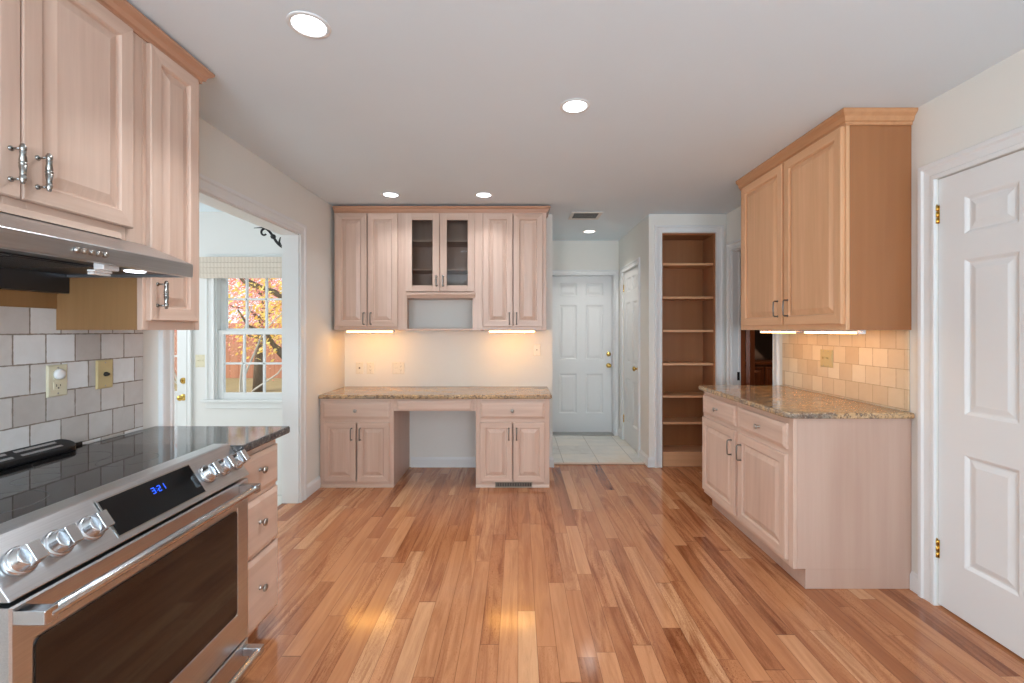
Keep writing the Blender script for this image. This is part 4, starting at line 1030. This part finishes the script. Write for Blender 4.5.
def ceiling_vent():
    x0, x1, y0, y1 = 0.525, 0.835, 4.415, 4.70; z = ZC
    root = thing('ceiling_vent', ((x0+x1)/2, (y0+y1)/2, z), 'white ceiling air vent with dark louvres before the hall light', 'vent')
    b = mb(); z0, z1 = z-0.008, z-0.0006; f = 0.032
    b.box(x0, x1, y0, y0+f, z0, z1); b.box(x0, x1, y1-f, y1, z0, z1); b.box(x0, x0+f, y0+f, y1-f, z0, z1); b.box(x1-f, x1, y0+f, y1-f, z0, z1)
    b.build('frame', 'vent_white', root, bevel=0.002)
    mb().box(x0+f, x1-f, y0+f, y1-f, z-0.0020, z-0.0006).build('backing', 'dark_slot', root)
    b = mb(); n = 9
    for k in range(n):
        y = y0+f+0.012+(y1-y0-2*f-0.024)*k/(n-1)
        b.prism([(y-0.0045,z-0.0045),(y-0.0045,z-0.0055),(y+0.0035,z-0.0024),(y+0.0045,z-0.0024)], 'x', x0+f, x1-f)
    b.build('louvre', 'vent_white', root)
ceiling_vent()

# ------------------------------------------------------------------ sunroom things
def reed_shade():
    b = mb(F_BACK); n = 16; pts = []
    w0 = -YS+0.022
    # hanging folds: a gently stepped front
    for (z, q) in ((1.862,0.030),(1.905,0.044),(1.908,0.034),(1.955,0.046),(1.958,0.036),(2.005,0.046),(2.008,0.036),(2.058,0.044)): pts.append((z, w0+q))
    pts += [(2.058, w0), (1.862, w0)]
    b.prism(pts, 'x', -3.005, -2.03); tag(b.build('window_shade', 'shade'), 'woven reed shade pulled up over the sunroom window', 'window shade')
reed_shade()
def hook():
    yy = 3.80; x0 = XS
    root = thing('plant_bracket', (x0-0.002, yy, 2.06), 'black wrought iron scroll bracket high on the sunroom wall', 'bracket')
    pts = []
    P = [(0.0,-0.115),(-0.06,-0.095),(-0.13,-0.050),(-0.165,-0.015),(-0.19,0.025),(-0.222,0.068),(-0.255,0.093),(-0.284,0.082),(-0.290,0.056),(-0.272,0.038),(-0.250,0.046)]
    # smooth curve through the points
    def cr(p0, p1, p2, p3, t): return tuple(0.5*((2*b_)+(-a+c)*t+(2*a-5*b_+4*c-d)*t*t+(-a+3*b_-3*c+d)*t**3) for a, b_, c, d in zip(p0, p1, p2, p3))
    Q = [P[0]]+P+[P[-1]]
    for i in range(len(P)-1):
        for k in range(5): pts.append(cr(Q[i], Q[i+1], Q[i+2], Q[i+3], k/5))
    pts.append(P[-1])
    zz = 2.135
    n = len(pts); b = mb(); b.tube([(x0-0.008+p[0], yy, zz+p[1]) for p in pts], [0.013-0.006*i/n for i in range(n)], 10); b.build('scroll_arm', 'black_iron', root)
    b = mb(); b.lathe([(0.004,-0.014),(0.020,-0.010),(0.022,0),(0.020,0.010),(0.004,0.014)], (x0-0.198, yy, zz+0.025), (0,1,0), 8); b.build('rosette', 'black_iron', root)
    b = mb(); b.tube([(x0-0.36, yy, zz+0.098),(x0-0.30, yy, zz+0.102),(x0-0.245, yy, zz+0.098)], [0.003,0.005,0.006], 8); b.build('finial', 'black_iron', root)
    b = mb(); b.box(x0-0.010, x0-0.0008, yy-0.016, yy+0.016, zz-0.165, zz-0.03); b.build('back_plate', 'black_iron', root, bevel=0.002)
    b = mb(); b.tube([(x0-0.135, yy, zz-0.045),(x0-0.147, yy, zz-0.018),(x0-0.137, yy, zz+0.022)], [0.006,0.008,0.004], 8); b.build('hook', 'black_iron', root)
hook()

# ------------------------------------------------------------------ dark room: a slatted sideboard seen through the doorway
def sideboard():
    x0, x1, y0, y1 = 2.75, 3.55, 5.75, 6.15
    root = thing('sideboard', ((x0+x1)/2, (y0+y1)/2, 0), 'dark wood sideboard in the unlit room past the doorway', 'sideboard')
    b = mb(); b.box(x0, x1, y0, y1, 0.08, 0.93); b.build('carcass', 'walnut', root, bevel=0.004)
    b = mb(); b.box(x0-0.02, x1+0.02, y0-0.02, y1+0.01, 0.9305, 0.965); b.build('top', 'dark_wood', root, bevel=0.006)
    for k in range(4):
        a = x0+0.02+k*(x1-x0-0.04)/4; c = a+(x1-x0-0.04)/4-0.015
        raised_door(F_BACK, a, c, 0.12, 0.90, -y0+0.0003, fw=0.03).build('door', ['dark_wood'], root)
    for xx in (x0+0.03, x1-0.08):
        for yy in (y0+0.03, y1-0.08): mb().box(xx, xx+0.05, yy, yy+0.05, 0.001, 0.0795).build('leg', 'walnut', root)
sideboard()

# ------------------------------------------------------------------ outdoors
struct(mb().box(-26, XS-0.3, YS+0.2, 26, -0.5, -0.4).build('ground', 'ground'))
def tree(x, y, h, seed, leafm, label, lean=0.1, n_leaf=2600, crown_r=1.6, z0=-0.4, crown_z=None, spread=1.0):
    rnd = random.Random(seed); root = thing('maple_tree', (x, y, z0), label, 'tree', 'autumn trees outside the window')
    b = mb(); p = [(x, y, z0-0.05)]; 
    for k in range(1, 7): p.append((x+lean*h*0.12*k/6*k, y+rnd.uniform(-.05,.05), z0+h*0.75*k/6))
    b.tube(p, [0.16-0.02*k for k in range(7)], 12); b.build('trunk', 'bark', root)
    tips = []
    for k in range(9):
        q = Vector(p[2+k%4]); a = rnd.uniform(0, 6.28); L = rnd.uniform(0.9, 1.8)*spread
        path = [q]
        for j in range(1, 5): path.append(q+Vector((math.cos(a)*L*j/4, math.sin(a)*L*j/4*0.7, L*0.55*(j/4)**0.8))+Vector((rnd.uniform(-.07,.07),)*3))
        b = mb(); b.tube(path, [0.055-0.011*j for j in range(5)], 8); b.build('branch', 'bark', root); tips += path[2:]
    b = mb(); cz = crown_z if crown_z is not None else z0+h*0.72
    for k in range(n_leaf):
        c = rnd.choice(tips) if rnd.random() < 0.5 else Vector((x, y, cz))
        d = Vector((rnd.gauss(0,1), rnd.gauss(0,1), rnd.gauss(0,0.75)))*crown_r*(0.28 if c.z != cz else 0.5)
        q = c+d; s = rnd.uniform(0.022, 0.05)
        u = Vector((rnd.gauss(0,1), rnd.gauss(0,1), rnd.gauss(0,1))).normalized(); v = u.orthogonal().normalized(); wv = u.cross(v)
        b.poly([q-v*s, q-wv*s*0.55+u*s*0.1, q+v*s, q+wv*s*0.55+u*s*0.1])
    o = b.build('foliage', leafm, root); o['kind'] = 'stuff'
    return root
tree(-4.35, 8.6, 4.4, 3, 'leaf_yellow', 'yellow-leaved tree with a thick trunk at the right of the sunroom window', 0.05, 2300, 0.85, crown_z=1.75)
tree(-7.5, 13.0, 5.4, 5, 'leaf_red', 'pink-red leaved tree standing behind the yellow tree', 0.1, 14000, 2.0, crown_z=2.5)
tree(-10.8, 7.6, 4.6, 8, 'leaf_orange', 'orange-leaved tree outside the glazed sunroom door', 0.1, 6000, 1.6, crown_z=2.0)
def bare_shrub():
    rnd = random.Random(4); x, y = -4.0, 5.9
    root = thing('bare_shrub', (x, y, -0.4), 'leafless shrub of pale crossing stems just outside the sunroom window', 'shrub')
    for k in range(9):
        a = rnd.uniform(-1.0, 1.0); L = rnd.uniform(1.6, 2.7); path = []
        for j in range(7):
            t = j/6; path.append((x+a*1.0*t+rnd.uniform(-.06,.06)+0.12*math.sin(4*t+k), y+rnd.uniform(-.05,.05)+(k%3-1)*0.2*t, -0.42+L*t*(1-0.22*abs(a)*t)))
        b = mb(); b.tube(path, [0.026-0.0034*j for j in range(7)], 7); b.build('stem', 'pale_bark', root)
    return root
bare_shrub()
def fence():
    y = 16.5; root = thing('board_fence', (-9, y, -0.4), 'tall red-brown board fence at the back of the garden', 'fence')
    b = mb(); rnd = random.Random(2)
    for k in range(90):
        xx = -17.5+k*0.165; b.box(xx, xx+0.158, y, y+0.025, -0.39, 1.62+rnd.uniform(-.01,.01))
    b.build('boards', 'fence_wood', root)
    for k in range(6): xx = -17.2+k*2.8; mb().box(xx, xx+0.1, y+0.07, y+0.17, -0.45, 1.7).build('post', 'fence_wood', root)
    for z in (0.1, 1.2): mb().box(-17.5, -2.7, y+0.0255, y+0.0695, z, z+0.09).build('rail', 'fence_wood', root)
fence()
def boulder():
    import bmesh
    bm = bmesh.new(); bmesh.ops.create_icosphere(bm, subdivisions=3, radius=0.42); rnd = random.Random(1)
    from mathutils import noise as nz
    for v in bm.verts: v.co *= 1+0.28*nz.noise(v.co*3.1); v.co.z *= 0.75; v.co.x *= 1.15
    me = bpy.data.meshes.new('boulder'); bm.to_mesh(me); bm.free(); me.materials.append(M['rock'])
    o = bpy.data.objects.new('boulder', me); C.objects.link(o); o.location = (-4.75, 7.6, -0.18)
    tag(o, 'pale boulder on the ground at the lower left of the sunroom window', 'boulder')
boulder()
